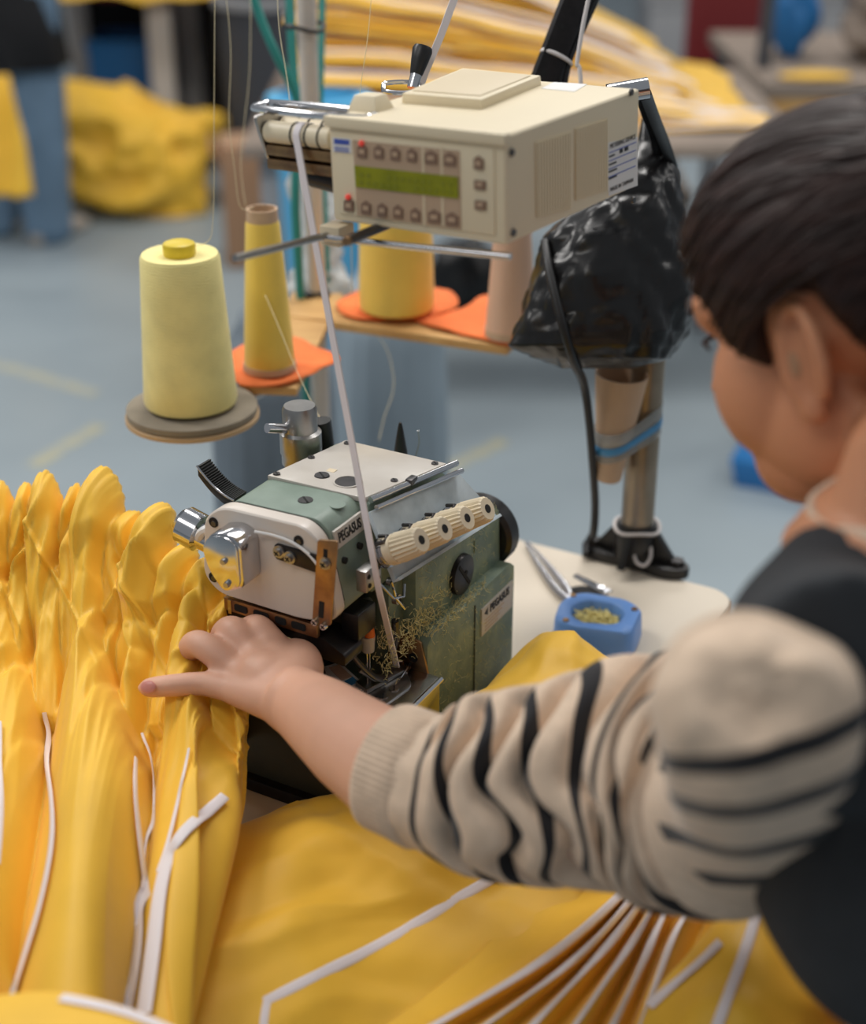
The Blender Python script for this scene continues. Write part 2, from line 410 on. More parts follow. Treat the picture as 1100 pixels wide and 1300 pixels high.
for (y, z) in ((.0128, .1805), (.0052, .1790)): bolt(y, z, -.0185, .0029, 'screw', M['chrome'], brk)
# bronzed rail with slots under the face
rail = yz([(.104, .1715), (.018, .1705), (.018, .1595), (.104, .1605)], -.010, -.006).build('slotted_rail', M['bronze'], mc, bevel=.0005)
for y0, y1 in ((.094, .082), (.076, .062), (.056, .046), (.041, .028)):
    yz(roundpoly([(y0, .1688), (y1, .1685), (y1, .1625), (y0, .1628)], .002), -.0106, -.0098).build('slot', M['hole'], rail)
MB().box((-.011, .0975, .1655), (.002, .003, .012)).build('rail_clip', M['chrome'], rail)
# dark throat: presser arm, needle bar and looper housing
yz(roundpoly([(.112, .1600), (.016, .1585), (-.004, .1480), (-.004, .1380), (.03, .1400), (.112, .1420)], .003), -.006, .020).build('presser_arm', M['black_metal'], mc, bevel=.0015)
MB().bb((.006, .030, .132), (.080, .092, .173)).build('throat_housing', M['black_metal'], mc, bevel=.003)
MB().bb((-.004, .057, .084), (.086, .092, .134)).build('looper_housing', M['black_metal'], mc, bevel=.004)
MB().bb((.014, -.004, .150), (.040, .012, .173)).build('needle_clamp_block', M['black'], mc, bevel=.002)
MB().cyl((.040, .004, .172), (.040, .004, .140), .0042, .0042).build('needle_bar', M['steel'], mc)
nc = MB().cyl((.040, .004, .140), (.040, .004, .126), .006, .005).build('needle_clamp', M['clear_plastic'], mc)
MB().cyl((.040, .003, .150), (.040, .0025, .139), .004, .0045).build('thread_tube', M['orange_bit'], mc)
for dx in (-.002, .002): MB().cyl((.040+dx, .004, .128), (.040+dx, .004, .092), .0007, .0004, 8).build('needle', M['chrome'], mc)
MB().tube(catmull([V((.012, .010, .150)), V((.020, .002, .128)), V((.034, -.004, .108)), V((.050, -.006, .097))], 5), [.004]*15 + [.003], 10, flat=.5).build('presser_foot_shank', M['dark_steel'], mc)
# cloth plate
cp = xy(rrect(-.013, -.037, .084, .056, .004), .0835, .0895).build('cloth_plate', M['plate_steel'], mc, bevel=.0012)
MB().tube([V((-.013, -.0375, .0872)), V((.084, -.0375, .0872))], .0026, 12).build('plate_edge', M['chrome'], cp)
MB().bb((-.013, -.0375, .052), (.082, -.034, .086)).build('plate_apron', M['chrome'], cp, bevel=.001)
MB().cyl((.060, -.0372, .069), (.060, -.0385, .069), .0018).build('rivet', M['dark_steel'], cp)
np_ = xy(roundpoly([(.004, -.016), (.060, -.024), (.074, -.012), (.074, .018), (.002, .018)], .005), .0893, .0912).build('needle_plate', M['steel'], cp, bevel=.0005)
for (x, y) in ((.034, -.0125), (.048, -.0145)):
    MB().cyl((x, y, .0911), (x, y, .0921), .0042, .0040, 18).build('plate_screw', M['steel'], np_)
    MB().box((x, y, .0921), (.007, .0011, .0005), Matrix.Rotation(.5, 3, 'Z')).build('screw_slot', M['hole'], np_)
pf = MB(); pf.hexa([V(p) for p in ((.030, .000, .0915), (.080, -.012, .0915), (.083, .000, .0915), (.034, .013, .0915), (.030, .000, .0960), (.080, -.012, .0940), (.083, .000, .0940), (.034, .013, .0980))])
foot = pf.build('presser_foot', M['steel'], mc, bevel=.0008)
MB().tube([V((.060, -.014, .0955)), V((.074, -.012, .0965)), V((.080, -.004, .0965)), V((.074, .004, .0965))], .0008, 6).build('foot_guide_wire', M['chrome'], foot)
MB().box((.076, -.012, .0955), (.018, .002, .0014), Matrix.Rotation(.3, 3, 'Z')).build('foot_toe', M['chrome'], foot)
# white care card lying on the plate is a thing of its own (below)
# bracket beside the foot
br = yz([(.012, .088), (.012, .121), (.001, .1225), (-.0190, .1160), (-.0255, .0880)], .0835, .0860).build('side_guard', M['bronze'], mc, bevel=.0003)
MB().cyl((.0840, -.012, .1005), (.0830, -.012, .1005), .0042).build('guard_hole', M['hole'], br)
# top plate, gauges, screws
zt = lambda x: .2545 - .080*(x - .05)
tp = MB().hexa([V((x, y, zt(x) - .0045)) for x, y in ((.0490, .010), (.150, -.006), (.150, .090), (.0465, .097))] + [V((x, y, zt(x))) for x, y in ((.0490, .010), (.150, -.006), (.150, .090), (.0465, .097))]).build('top_plate', M['top_plate'], mc, bevel=.001)
def top_screw(x, y, r, parent, z, m=M['dark_steel']):
    o = MB().cyl((x, y, z), (x, y, z+.0012), r, r*.92, 20).build('screw', m, parent)
    MB().box((x, y, z+.0012), (r*1.7, r*.22, .0006), Matrix.Rotation(.9, 3, 'Z')).build('screw_slot', M['hole'], o)
top_screw(.069, .061, .0062, tp, zt(.069)); top_screw(.026, .048, .0062, head, .2528)
for (x, y) in ((.052, .092), (.098, .090), (.143, .084), (.143, .001), (.092, .009)): top_screw(x, y, .0030, tp, zt(x))
g = MB().lathe([(.0098, 0), (.0112, .0016), (.0098, .0016), (.0096, .0008)], 32, Matrix.Translation((.068, .037, .2528))).build('sight_glass_ring', M['top_plate'], tp)
MB().cyl((.068, .037, .2530), (.068, .037, .2539), .0096, .0096, 28).build('sight_glass', M['dark_steel'], g)
MB().cyl((.030, .022, .2535), (.030, .022, .2542), .0062, .0062, 24).build('oil_plug', M['green'], head)
MB().box((.083, .061, .2521), (.006, .007, .0003)).build('moulded_mark', M['cream2'], tp)
for (dy, dz, r) in ((0, 0, .0026), (-.005, -.0055, .0022)):
    MB().tube([V((.050, .005+dy, .2535+dz)), V((.158, -.011+dy, .2445+dz))], r, 12).build('front_rail', M['chrome'], mc)
MB().box((.100, -.002, .2510), (.010, .006, .005)).build('rail_clamp', M['dark_steel'], mc, bevel=.001)
# maker's plates
def slope_pt(x, k): return V((x, -.0025 - k*.002, .2435 - k*.022))
pl = MB(); pl.hexa([V(p) for p in ((.0055, .0072, .2310), (.0445, .0072, .2310), (.0445, .0092, .2310), (.0055, .0092, .2310), (.0055, .0098, .2450), (.0445, .0098, .2450), (.0445, .0118, .2450), (.0055, .0118, .2450))])
o = pl.build('maker_plate', M['plate'], head)
text_part('PEGASUS', .0098, M['ink'], o, plane_M((.0250, .0084, .2380), (1, 0, 0), (0, .0026, .0140)) @ Matrix.Diagonal((.80, 1.12, 1, 1)), bold=.00022)
o = MB().bb((.180, -.0253, .073), (.240, -.0240, .100)).build('maker_plate', M['plate'], low)
text_part('PEGASUS', .0105, M['ink'], o, plane_M((.2135, -.0255, .0935), (1, 0, 0), (0, 0, 1)) @ Matrix.Diagonal((.88, 1, 1, 1)), bold=.0003)
MB().prism([(.184, .0935), (.1905, .0972), (.1905, .0900)], (-.0257, -.0253), lambda a, b, t: V((a, t, b))).build('emblem', M['ink'], o)
for k in range(4): MB().box((.204 - k*.002, -.0255, .0865 - k*.0034), (.036 - k*.004, .0004, .0007)).build('small_print', M['keypad'], o)
# dusty blue panel carrying the four tension knobs
pn = V((0, -.86, .51)); pd = V((0, -.028, -.047))
PA = [V((.044, .002, .2470)), V((.158, -.012, .2370)), V((.190, -.034, .1870)), V((.034, -.026, .1990))]
pp = MB(); pp.hexa([p - pn*.004 for p in PA] + PA); panel = pp.build('tension_panel', M['bluepanel'], mc, bevel=.0006)
MB().hexa([PA[3]-pn*.002, PA[2]-pn*.002, PA[2]+V((0, .004, -.003)), PA[3]+V((0, .004, -.003)), PA[3]+pn*.004, PA[2]+pn*.004, PA[2]+pn*.004+V((0, .002, .002)), PA[3]+pn*.004+V((0, .002, .002))]).build('panel_lip', M['bluepanel'], panel, bevel=.0004)
for i, kx in enumerate((.043, .072, .101, .128)):
    base = V((kx - .008, -.0135 - i*.0038, .2195 - i*.0028)); ax = pn.normalized(); a, b2, _ = frame_from(ax)
    kt = MB(); N = 40; rings = []
    for (d, r, rib) in ((.009, .0116, 0), (.0160, .0116, 0), (.0164, .0108, 0), (.0172, .0114, .0006), (.038, .0098, .0006), (.0396, .0088, .0002), (.0396, .0045, 0)):
        rings.append([base + ax*d + a*(cos(2*pi*k/N)*(r + (rib if k % 2 else -rib))) + b2*(sin(2*pi*k/N)*(r + (rib if k % 2 else -rib))) for k in range(N)])
    kt.loft(rings); kn = kt.build('tension_knob', M['knob'], mc, angle=25)
    MB().cyl(base + ax*.0385, base + ax*.0400, .0040, .0034, 16).build('knob_bore', M['hole'], kn)
    MB().cyl(base - ax*.003, base + ax*.0380, .0017, .0017, 10).build('tension_spindle', M['steel'], kn)
    sp = [base + ax*(.004 + .006*j/40) + a*(cos(j*.7)*.0098) + b2*(sin(j*.7)*.0098) for j in range(41)]
    MB().tube(sp, .0007, 6).build('tension_spring', M['chrome'], kn)
    for dd in (.0005, .0030): MB().cyl(base + ax*dd, base + ax*(dd+.0014), .0120, .0120, 22).build('tension_disc', M['chrome'], kn)
    q = base - V((.008, -.006, -.008)); gd = MB()
    gd.tube([q + pn*.001, q + pn*.014, q + pn*.014 + V((.006, 0, .002)), q + pn*.004 + V((.008, 0, .004))], .0016, 6); gd.build('thread_guide', M['dark_steel'], mc)
# guide block beside the head, inspection disc, wheel
gb = MB().bb((.012, -.013, .196), (.034, -.004, .214)).build('guide_block', M['steel'], mc, bevel=.0008)
for (x, z) in ((.016, .2085), (.017, .2005), (.0305, .2100), (.0300, .2010)): MB().cyl((x, -.0128, z), (x, -.0136, z), .0019).build('block_hole', M['hole'], gb)
for (x, z) in ((.012, .2195), (.034, .2215)): MB().cyl((x, .0080, z), (x, .0040, z), .0026).build('cover_hole', M['hole'], head)
dsc = MB().cyl((.163, -.010, .140), (.163, -.0165, .140), .0185, .0178, 32).build('inspection_disc', M['black_metal'], mc, bevel=.0006)
MB().box((.163, -.0166, .140), (.030, .001, .003), Matrix.Rotation(.9, 3, 'Y')).build('disc_slot', M['hole'], dsc)
MB().cyl((.166, -.0165, .141), (.166, -.0172, .141), .0022).build('disc_hole', M['hole'], dsc)
MB().bb((.188, -.0132, .148), (.200, -.011, .160)).build('square_boss', M['green_dirty'], mc, bevel=.001)
wl = MB().lathe([(.030, 0), (.034, .003), (.034, .017), (.029, .021), (.012, .021)], 36, Matrix.Translation((.240, .012, .136)) @ Matrix.Rotation(pi/2, 4, 'Y')).build('hand_wheel', M['black'], mc)
# small looper-thread levers and guides in the throat front
for (x, y, z, r) in ((.058, -.014, .168, .0045), (.050, -.013, .187, .0032)):
    b = MB().cyl((x, y+.004, z), (x, y, z), r, r*.95, 18).build('guide_boss', M['steel'], mc); MB().cyl((x, y, z), (x, y-.001, z), r*.55).build('boss_socket', M['hole'], b)
MB().tube([V((.046, -.015, .190)), V((.050, -.016, .174)), V((.060, -.018, .160)), V((.066, -.014, .160))], .0010, 6).build('guide_wire', M['chrome'], mc)
MB().tube([V((.030, -.014, .196)), V((.040, -.020, .180)), V((.052, -.022, .176)), V((.060, -.018, .182))], .0010, 6).build('guide_wire', M['chrome'], mc)
MB().tube([V((.055, -.012, .150)), V((.060, -.010, .132)), V((.064, -.004, .112))], [.003, .0036, .002], 10).build('looper_lever', M['dark_steel'], mc)
MB().tube([V((.020, .000, .120)), V((.036, -.004, .104)), V((.052, -.006, .096))], [.0015, .0022, .0012], 8).build('knife_lever', M['steel'], mc)
MB().bb((.066, .000, .122), (.088, .012, .17)).build('throat_wall', M['green_dirty'], mc, bevel=.001)
# lint: short yellow fibres clinging all over the front
rnd = random.Random(4); ln = MB()
def fibre(p, L, r=.00028):
    d = V((rnd.uniform(-1, 1), rnd.uniform(-.5, .1), rnd.uniform(-1, 1))).normalized(); q = V((rnd.uniform(-1, 1), rnd.uniform(-1, .2), rnd.uniform(-1, 1))).normalized()
    ln.tube([p, p + d*L*.5, p + d*L*.8 + q*L*.4], r, 3, cap=False)
for i in range(1100):
    k = rnd.random()
    if k < .30: fibre(V((rnd.gauss(.095, .022), -.013, rnd.gauss(.126, .010))), rnd.uniform(.003, .008))
    elif k < .50: fibre(V((rnd.uniform(.09, .19), -.0185 + rnd.uniform(-.006, .004), .1185)), rnd.uniform(.003, .008))
    elif k < .74: fibre(V((rnd.uniform(.088, .24), -.0248, rnd.uniform(.02, .115))), rnd.uniform(.002, .006), .00014)
    elif k < .86: fibre(V((rnd.uniform(.09, .23), -.0126, rnd.uniform(.12, .18))), rnd.uniform(.003, .006), .00014)
    else: fibre(V((rnd.gauss(.058, .010), rnd.gauss(-.004, .005), rnd.uniform(.094, .15))), rnd.uniform(.004, .010), .0003)
o = ln.build('lint', M['lint'], mc, angle=0); o['kind'] = 'stuff'
# chain of offcut thread at the knife
b = MB()
for i in range(46):
    p = V((-.010 + rnd.uniform(-.01, .006), rnd.uniform(.045, .105), .150 + rnd.uniform(-.012, .006)))
    b.tube(catmull([p, p + V((rnd.uniform(-.006, .004), -.012, rnd.uniform(-.006, .004))), p + V((rnd.uniform(-.004, .006), -.028, -.010))], 4), .0008, 4)
o = b.build('offcut_threads', M['cone_cream'], mc); o['kind'] = 'stuff'
# lever behind the head, chrome air cylinder, suction pipe, black guide post
lv = []
for k in range(9):
    a = k/8; lv.append(V((.030, .112 + .034*a, .236 + .004*a + .018*a*a)))
lever = MB().loft([[p + V((dx*(.008), 0, dz)) for dx, dz in ((-1, -.005), (1, -.005), (1, .004), (-1, .004))] for p in lv]).build('presser_lever', M['black'], mc, bevel=.001)
for k in range(22):
    p = lv[min(int(k/22*8)+0, 7)].lerp(lv[min(int(k/22*8)+1, 8)], (k/22*8) % 1); MB().box(p + V((0, 0, .0046)), (.0155, .0008, .0014)).build('grip_rib', M['black'], lever)
MB().tube([p + V((-.0085, 0, .004)) for p in lv], .0009, 6).build('lever_trim', M['chrome'], lever)
MB().lathe([(.010, 0), (.012, .002), (.012, .018), (.0155, .020), (.0155, .036), (.012, .040)], 24, Matrix.Translation((.010, .118, .205)) @ Matrix.Rotation(-pi/2, 4, 'X') @ Matrix.Rotation(.25, 4, 'X')).build('air_cylinder', M['chrome'], mc)
MB().tube(catmull([V((.0, .132, .212)), V((-.004, .124, .222)), V((.002, .114, .226))], 5), .0035, 8).build('air_fitting', M['paper'], mc)
pb = M_pipe = V((.128, .120, 0))
pp_ = MB().lathe([(.0125, .10), (.0125, .226), (.0165, .228), (.0165, .236), (.0175, .238), (.0175, .256), (.0145, .258), (.0145, .276), (.0130, .2795)], 28, Matrix.Translation(pb)).build('suction_pipe', M['steel'], mc)
MB().cyl(pb + V((-.012, .006, .262)), pb + V((-.030, .012, .268)), .0042, .0042, 12).build('pipe_knob', M['chrome'], pp_)
MB().tube(catmull([pb + V((.030, -.004, .12)), pb + V((.030, -.004, .22)), pb + V((.028, -.002, .256))], 4), .0085, 12).build('black_hose', M['black'], pp_)
sp = V((.215, .075, 0))
post = MB().lathe([(.0085, .10), (.0085, .186), (.0125, .188), (.0125, .196), (.0075, .200), (.0060, .214), (.0024, .236), (.0012, .241)], 18, Matrix.Translation(sp)).build('guide_post', M['black'], mc)
MB().tube(catmull([sp + V((.012, 0, .182)), sp + V((.014, -.01, .215)), sp + V((.010, -.012, .232))], 5), .0006, 5).build('guide_hook', M['steel'], post)

# care card lying on the cloth plate
def card(name, label, poly, z, m):
    b = MB(); b.prism(poly, (z, z+.0012), lambda a, c, t: mw(a, c, t)); return tag(b.build(name, m, smooth=False), label, 'label')
# ================================================================ elastic metering device on its bracket
DT = .98
KS = DT/1.1   # device scale that goes with its distance
DW, DH, DD = .16*KS, .08*KS, .21*KS
dv = thing('metering_device', 'cream plastic elastic metering box with green screen mounted above the sewing machine', 'control box', D(643, 312, DT), -radians(34))
dv.rotation_euler = (0, radians(-2), -radians(34))
MD = parent_matrix(dv); MDi = MD.inverted()
def on_plane(px, py, axis, val): # local hit on plane axis = val
    o = MDi @ CAM; d = (MDi.to_3x3() @ ray(px, py)); t = (val - o[axis]) / d[axis]; return o + d*t
def fr(px, py): p = on_plane(px, py, 1, 0.0); return p.x, p.z
def sd(px, py): p = on_plane(px, py, 0, 0.0); return p.y, p.z
body = MB().bb((-DW, 0, 0), (0, DD, DH)).build('housing', M['cream'], dv, bevel=.003, seg=3)
MB().bb((-DW+.006, -.0012, .006), (-.008, .001, DH-.009)).build('front_panel', M['cream'], dv, bevel=.0005)
MB().bb((-DW-.0015, -.003, DH-.006), (.0015, .004, DH+.0015)).build('front_brow', M['cream'], body, bevel=.001)
def fbox(pts, y0, y1): # quad on the front from pixels
    return MB().prism([fr(*p) for p in pts], (y0, y1), lambda a, b, t: V((a, t, b)))
c3 = lambda x, y: (400 + x*.2273, 150 + y*.2273)
fbox([c3(220, 120), c3(815, 180), c3(825, 620), c3(245, 540)], -.0018, -.0010).build('keypad', M['keypad'], dv)
for x in (612, 716):
    fbox([c3(x-7, 160), c3(x+7, 162), c3(x+16, 600), c3(x+2, 598)], -.0020, -.0016).build('keypad_divider', M['cream2'], dv)
scr = fbox([c3(232, 262), c3(810, 325), c3(812, 445), c3(240, 380)], -.0026, -.0010).build('lcd_screen', M['lcd'], dv)
rl = random.Random(2)
for row in range(2):
    for k in range(14):
        if rl.random() < .2: continue
        bx = 262 + k*38; by = 296 + row*44 + (bx-232)*.108
        fbox([c3(bx, by), c3(bx+22, by+2.4), c3(bx+22, by+26), c3(bx, by+23.6)], -.0028, -.0025).build('lcd_character', M['lcd_ink'], scr)
btn = [(275,180),(368,185),(460,195),(553,203),(660,215),(765,225),(200,480),(297,495),(387,508),(476,518),(572,535),(678,545),(777,560),(925,245),(932,362),(935,475)]
for i, (x, y) in enumerate(btn):
    wd = 34 if i in (4, 5, 11, 12) else 26; hh = 36
    if i in (14, 15): hh = 32; wd = 30
    house = i not in (14, 15)
    poly = [c3(x-wd, y-hh+12), c3(x+wd, y-hh+18), c3(x+wd, y+hh+4), c3(x-wd, y+hh-2)]
    if house: poly = [c3(x-wd, y-hh+14), c3(x-3, y-hh-2), c3(x+wd, y-hh+20), c3(x+wd, y+hh+4), c3(x-wd, y+hh-2)]
    o = fbox(poly, -.0028, -.0016).build('button', M['button'], dv)
    fbox([c3(x-wd*.55, y-hh*.30), c3(x+wd*.55, y-hh*.2), c3(x+wd*.55, y+hh*.45), c3(x-wd*.55, y+hh*.35)], -.0031, -.0027).build('button_face', M['keypad'], o)
    if i in (0, 6):
        px, py = c3(x-2, y-44); a, b = fr(px, py); MB().ball((a, -.0028, b), .0021, 12).build('indicator_lamp', M['red'], dv)
st = fbox([c3(105, 105), c3(210, 116), c3(212, 195), c3(108, 184)], -.0016, -.0010).build('brand_sticker', M['paper'], dv)
fbox([c3(116, 112), c3(200, 120), c3(200, 148), c3(116, 140)], -.0019, -.0015).build('sticker_band', M['blue_ink'], st)
for k in range(3): fbox([c3(118, 156+k*11), c3(198, 164+k*11), c3(198, 168+k*11), c3(118, 160+k*11)], -.0019, -.0015).build('small_print', M['blue_ink'], st)
# right side: two louvred vents, rating sticker, screws
c1 = lambda x, y: (300 + x*.5273, 80 + y*.5273)
def sbox(pts, x0, x1): return MB().prism([sd(*p) for p in pts], (x0, x1), lambda a, b, t: V((t, a, b)))
for q in ([(720,190),(805,165),(805,350),(722,372)], [(815,158),(893,133),(893,305),(815,330)]):
    P = [sd(*c1(*p)) for p in q]; v = MB().prism(P, (0, .0006), lambda a, b, t: V((t, a, b))).build('vent', M['cream2'], dv)
    for k in range(13):
        t0 = (k+.2)/13; t1 = (k+.75)/13
        L = lambda A, B, t: (A[0]+(B[0]-A[0])*t, A[1]+(B[1]-A[1])*t)
        MB().prism([L(P[0], P[1], t0), L(P[0], P[1], t1), L(P[3], P[2], t1), L(P[3], P[2], t0)], (.0004, .0016), lambda a, b, t: V((t, a, b))).build('vent_slat', M['cream'], v)
P = [sd(*c1(*p)) for p in ((893,192),(966,178),(966,295),(896,320))]
rs = MB().prism(P, (0, .0004), lambda a, b, t: V((t, a, b))).build('rating_sticker', M['paper'], dv)
sx0, sx1 = P[0][0], P[1][0]; sz1, sz0 = P[0][1], P[3][1]; sw = sx1 - sx0
def stext(t, f, sz, al='LEFT', dx=.06): text_part(t, sz, M['ink'], rs, plane_M((.0006, sx0 + sw*dx, lerp(sz1, sz0, f)), (0, 1, 0), (0, 0, 1)), ext=.0001, align=al)
stext('METERING DEVICE', .09, .0048, 'CENTER', .5); stext('MADE IN TAIWAN', .9, .0044, 'CENTER', .5)
for f_, x0_, x1_, hh_ in ((.27, .06, .24, .0012), (.25, .40, .50, .0028), (.25, .56, .68, .0028), (.42, .06, .30, .0012), (.55, .06, .32, .0012), (.68, .06, .32, .0012)): # print too small to read
    MB().box((.0006, sx0 + sw*(x0_+x1_)/2, lerp(sz1, sz0, f_)), (.0003, sw*(x1_-x0_), hh_)).build('small_print', M['ink'], rs)
for k in range(4): MB().box((.0006, sx0 + sw*.5, lerp(sz1, sz0, .2 + k*.15)), (.0003, sw*.9, .0005)).build('sticker_line', M['blue_ink'], rs)
for p in ((662, 215), (666, 408), (950, 70), (955, 330)):
    a, b = sd(*c1(*p)); MB().cyl((0, a, b), (.0016, a, b), .0028, .0024, 14).build('case_screw', M['dark_steel'], dv)
# top: raised hatch, label, moulded nub
def tpn(px, py): p = on_plane(px, py, 2, DH); return p.x, p.y
hp = [tpn(*c1(*p)) for p in ((398, 96), (592, 112), (736, 52), (545, 33))]
h1 = MB(); h1.loft([[V((a, b, DH-.001)) for a, b in hp], [V((a*.985-.001, b*.985+.001, DH+.007)) for a, b in hp]]); hat = h1.build('top_hatch', M['cream'], dv, bevel=.0012)
cx = sum(a for a, b in hp)/4; cy = sum(b for a, b in hp)/4
h2 = MB(); h2.loft([[V((cx+(a-cx)*.84, cy+(b-cy)*.84, DH+z)) for a, b in hp] for z in (.0065, .0078)]); h2.build('hatch_pad', M['cream2'], hat, bevel=.0004)
tl = [tpn(*c1(*p)) for p in ((735, 62), (815, 70), (845, 52), (765, 47))]
MB().prism(tl, (DH, DH+.0004), lambda a, b, t: V((a, b, t))).build('top_sticker', M['paper'], dv)
nx, ny = tpn(458, 142); MB().loft([[V((nx+sx*a, ny+.012+sy*b, DH+z)) for sx, sy in ((-1,-1),(1,-1),(1,1),(-1,1))] for a, b, z in ((.013, .012, -.001), (.009, .007, .0105))]).build('moulded_nub', M['cream'], dv, bevel=.002)
# roller head on the left of the housing
k_ = KS/1.08; RY, RZ = .010, DH-.0165
lp = []
for k in range(28):
    a = 2*pi*k/28; lp.append(V((-DW - .030 + .050*max(-1, min(1, cos(a)*1.25)), .024 + .014*sin(a), DH - .002)))
MB().tube(lp, .0029, 10, closed=True).build('slotted_loop', M['chrome'], dv)
MB().bb((-DW-.076, .031, DH-.005), (-DW, .042, DH-.001)).build('head_plate', M['chrome'], dv, bevel=.001)
for (yy, zz, rr) in ((RY, RZ, .0078), (.028, RZ, .0078)):
    o = MB().lathe([(rr*.9, 0), (rr, .001), (rr, .058), (rr*.9, .059)], 24, Matrix.Translation((-DW-.062, yy, zz)) @ Matrix.Rotation(pi/2, 4, 'Y')).build('feed_roller', M['cream'], dv)
    for xx in (.025, .0375, .049): MB().lathe([(rr+.0003, 0), (rr+.0010, .0006), (rr+.0003, .0014)], 24, Matrix.Translation((-DW-.062+xx, yy, zz)) @ Matrix.Rotation(pi/2, 4, 'Y')).build('roller_band', M['black'], o)
yz(roundpoly([(-.002, DH-.004), (.042, DH-.004), (.034, DH-.038), (.010, DH-.038)], .005), -DW-.066, -DW-.063).build('side_plate', M['steel'], dv, bevel=.0005)
for (z0, z1, m) in ((DH-.033, DH-.025, 'bronze'), (DH-.043, DH-.035, 'bronze')):
    MB().bb((-DW-.063, .006, z0), (-DW, .036, z1)).build('cross_bar', M[m], dv, bevel=.002)
MB().cyl((-DW-.030, .022, DH-.043), (-DW, .022, DH-.046), .013, .013, 24).build('drive_pulley', M['black_metal'], dv)
# clamp and rods below
ck = fr(430, 297); cz = ck[1]; cxx = ck[0]
cl = MB().bb((cxx-.009, -.010, cz-.0066), (cxx+.008, .008, cz+.0074)).build('rod_clamp', M['cream2'], dv, bevel=.001)
MB().bb((cxx-.0092, -.0102, cz-.0005), (cxx+.0082, .0082, cz+.0005)).build('clamp_split', M['keypad'], cl)
MB().cyl((cxx-.006, -.013, cz), (cxx+.140, .003, cz+.0015), .0025, .0025, 12).build('guide_rod', M['chrome'], dv)
q0 = MDi @ D(298, 328, .94); MB().cyl((cxx-.004, -.004, cz), q0, .0026, .0026, 12).build('guide_rod', M['steel'], dv)
q1 = MDi @ D(441, 306, .975); q2 = MDi @ D(492, 285, 1.06); o = MB().cyl(q1, q2, .0035, .0035, 12).build('mounting_rod', M['black'], dv)
MB().cyl(q1, q1 + (q1-q2).normalized()*.003, .0035, .003, 12).build('rod_tip', M['bronze'], o)
# handle and chrome link behind the hatch
hb = MDi @ D(524, 112, 1.20); ht = MDi @ D(537, 62, 1.20)
o = MB().cyl(hb, hb.lerp(ht, .38), .0047, .0047, 14).build('handle_stem', M['chrome'], dv)
ax = (ht-hb); MB().tube([hb + ax*t for t in (.34, .4, .7, .95, 1.04, 1.07)], [.005, .0055, .0072, .0083, .0075, .003], 16).build('handle_grip', M['black'], dv)
lk = []
for k in range(24):
    a = 2*pi*k/24; c = D(510 + 23*max(-1, min(1, 1.35*cos(a))), 111 + 7*sin(a) - 0*cos(a), 1.205 - .010*sin(a)); lk.append(MDi @ c)
MB().tube(lk, .0020, 8, closed=True).build('chain_link', M['chrome'], dv)
# rear crossbar tying the housing to the post
ra = MDi @ D(772, 121, 1.20); rb = MDi @ D(823, 112, 1.20)
o = MB().cyl(ra, rb, .0088, .0088, 20).build('rear_crossbar', M['chrome'], dv)

# ================================================================ white elastic tape
def ribbon(pts, w, t, side):
    b = MB(); rings = []
    for i, p in enumerate(pts):
        d = (pts[min(i+1, len(pts)-1)] - pts[max(i-1, 0)]).normalized(); s_ = side if isinstance(side, Vector) else side[i]
        s_ = (s_ - d*s_.dot(d)).normalized(); n_ = d.cross(s_)
        rings.append([p + s_*(w/2) + n_*(t/2), p - s_*(w/2) + n_*(t/2), p - s_*(w/2) - n_*(t/2), p + s_*(w/2) - n_*(t/2)])
    return b.loft(rings)
WX = (MD.to_3x3() @ V((1, 0, 0)))
RX = -DW - .0300
mid = D(481, 748, 1.118); ndl = mw(.070, -.004, .0975)
wr = [MD @ V((RX, RY + .0086*sin(a), RZ + .0086*cos(a))) for a in (1.2, .6, 0, -.6, -1.2, -1.5)]
e = wr + [wr[-1].lerp(mid, k/10) for k in range(1, 11)] + [mid.lerp(ndl, k/5) for k in range(1, 6)]
tag(ribbon(e, .0056, .0012, WX).build('elastic_tape', M['ribbon'], angle=60), 'narrow white elastic tape running from the metering rollers down to the presser foot', 'tape')
e = [D(531, 118, 1.215), D(540, 92, 1.215), D(560, 45, 1.21), D(582, -15, 1.20), D(600, -60, 1.20)]
tag(ribbon(e, .0060, .0012, V((1, .3, 0))).build('elastic_tape', M['ribbon'], angle=60), 'narrow white elastic tape dropping from above behind the black handle', 'tape')

# ================================================================ steel post with black cast foot
pbz = Z(806, 716, TAB); pbz = V((pbz.x, pbz.y, TAB))
ps = thing('device_post', 'dull steel post on a black cast foot standing at the table corner', 'post', pbz)
MB().cyl((0, 0, .012), (0, 0, .37), .0168, .0168, 28).build('post_tube', M['post'], ps)
fd = Z(850, 738, TAB) - Z(752, 712, TAB); fd.z = 0; fd.normalize(); fn = V((-fd.y, fd.x, 0))
ft = MB()
out = []
for k in range(40):
    a = 2*pi*k/40; x = cos(a); y = sin(a)
    lobe = .062 if abs(x) > .5 else .05
    out.append((.060*(abs(x)**.8)*(1 if x > 0 else -1), (.0195 - .007*math.exp(-(x/.38)**2))*y))
ft.prism(out, (0, .012), lambda a, b, t: fd*a + fn*b + V((0, 0, t)))
foot_ = ft.build('foot_casting', M['black'], ps, bevel=.002)
for s_ in (-1, 1):
    g_ = MB(); g_.prism([(s_*.016, .011), (s_*.048, .011), (s_*.020, .048), (s_*.016, .052)], (-.004, .004), lambda a, b, t: fd*a + fn*t + V((0, 0, b))); g_.build('gusset', M['black'], ps, bevel=.001)
    MB().cyl(fd*(s_*.047) + V((0, 0, .012)), fd*(s_*.047) + V((0, 0, .018)), .0085, .0075, 6).build('foot_bolt', M['black_metal'], ps)
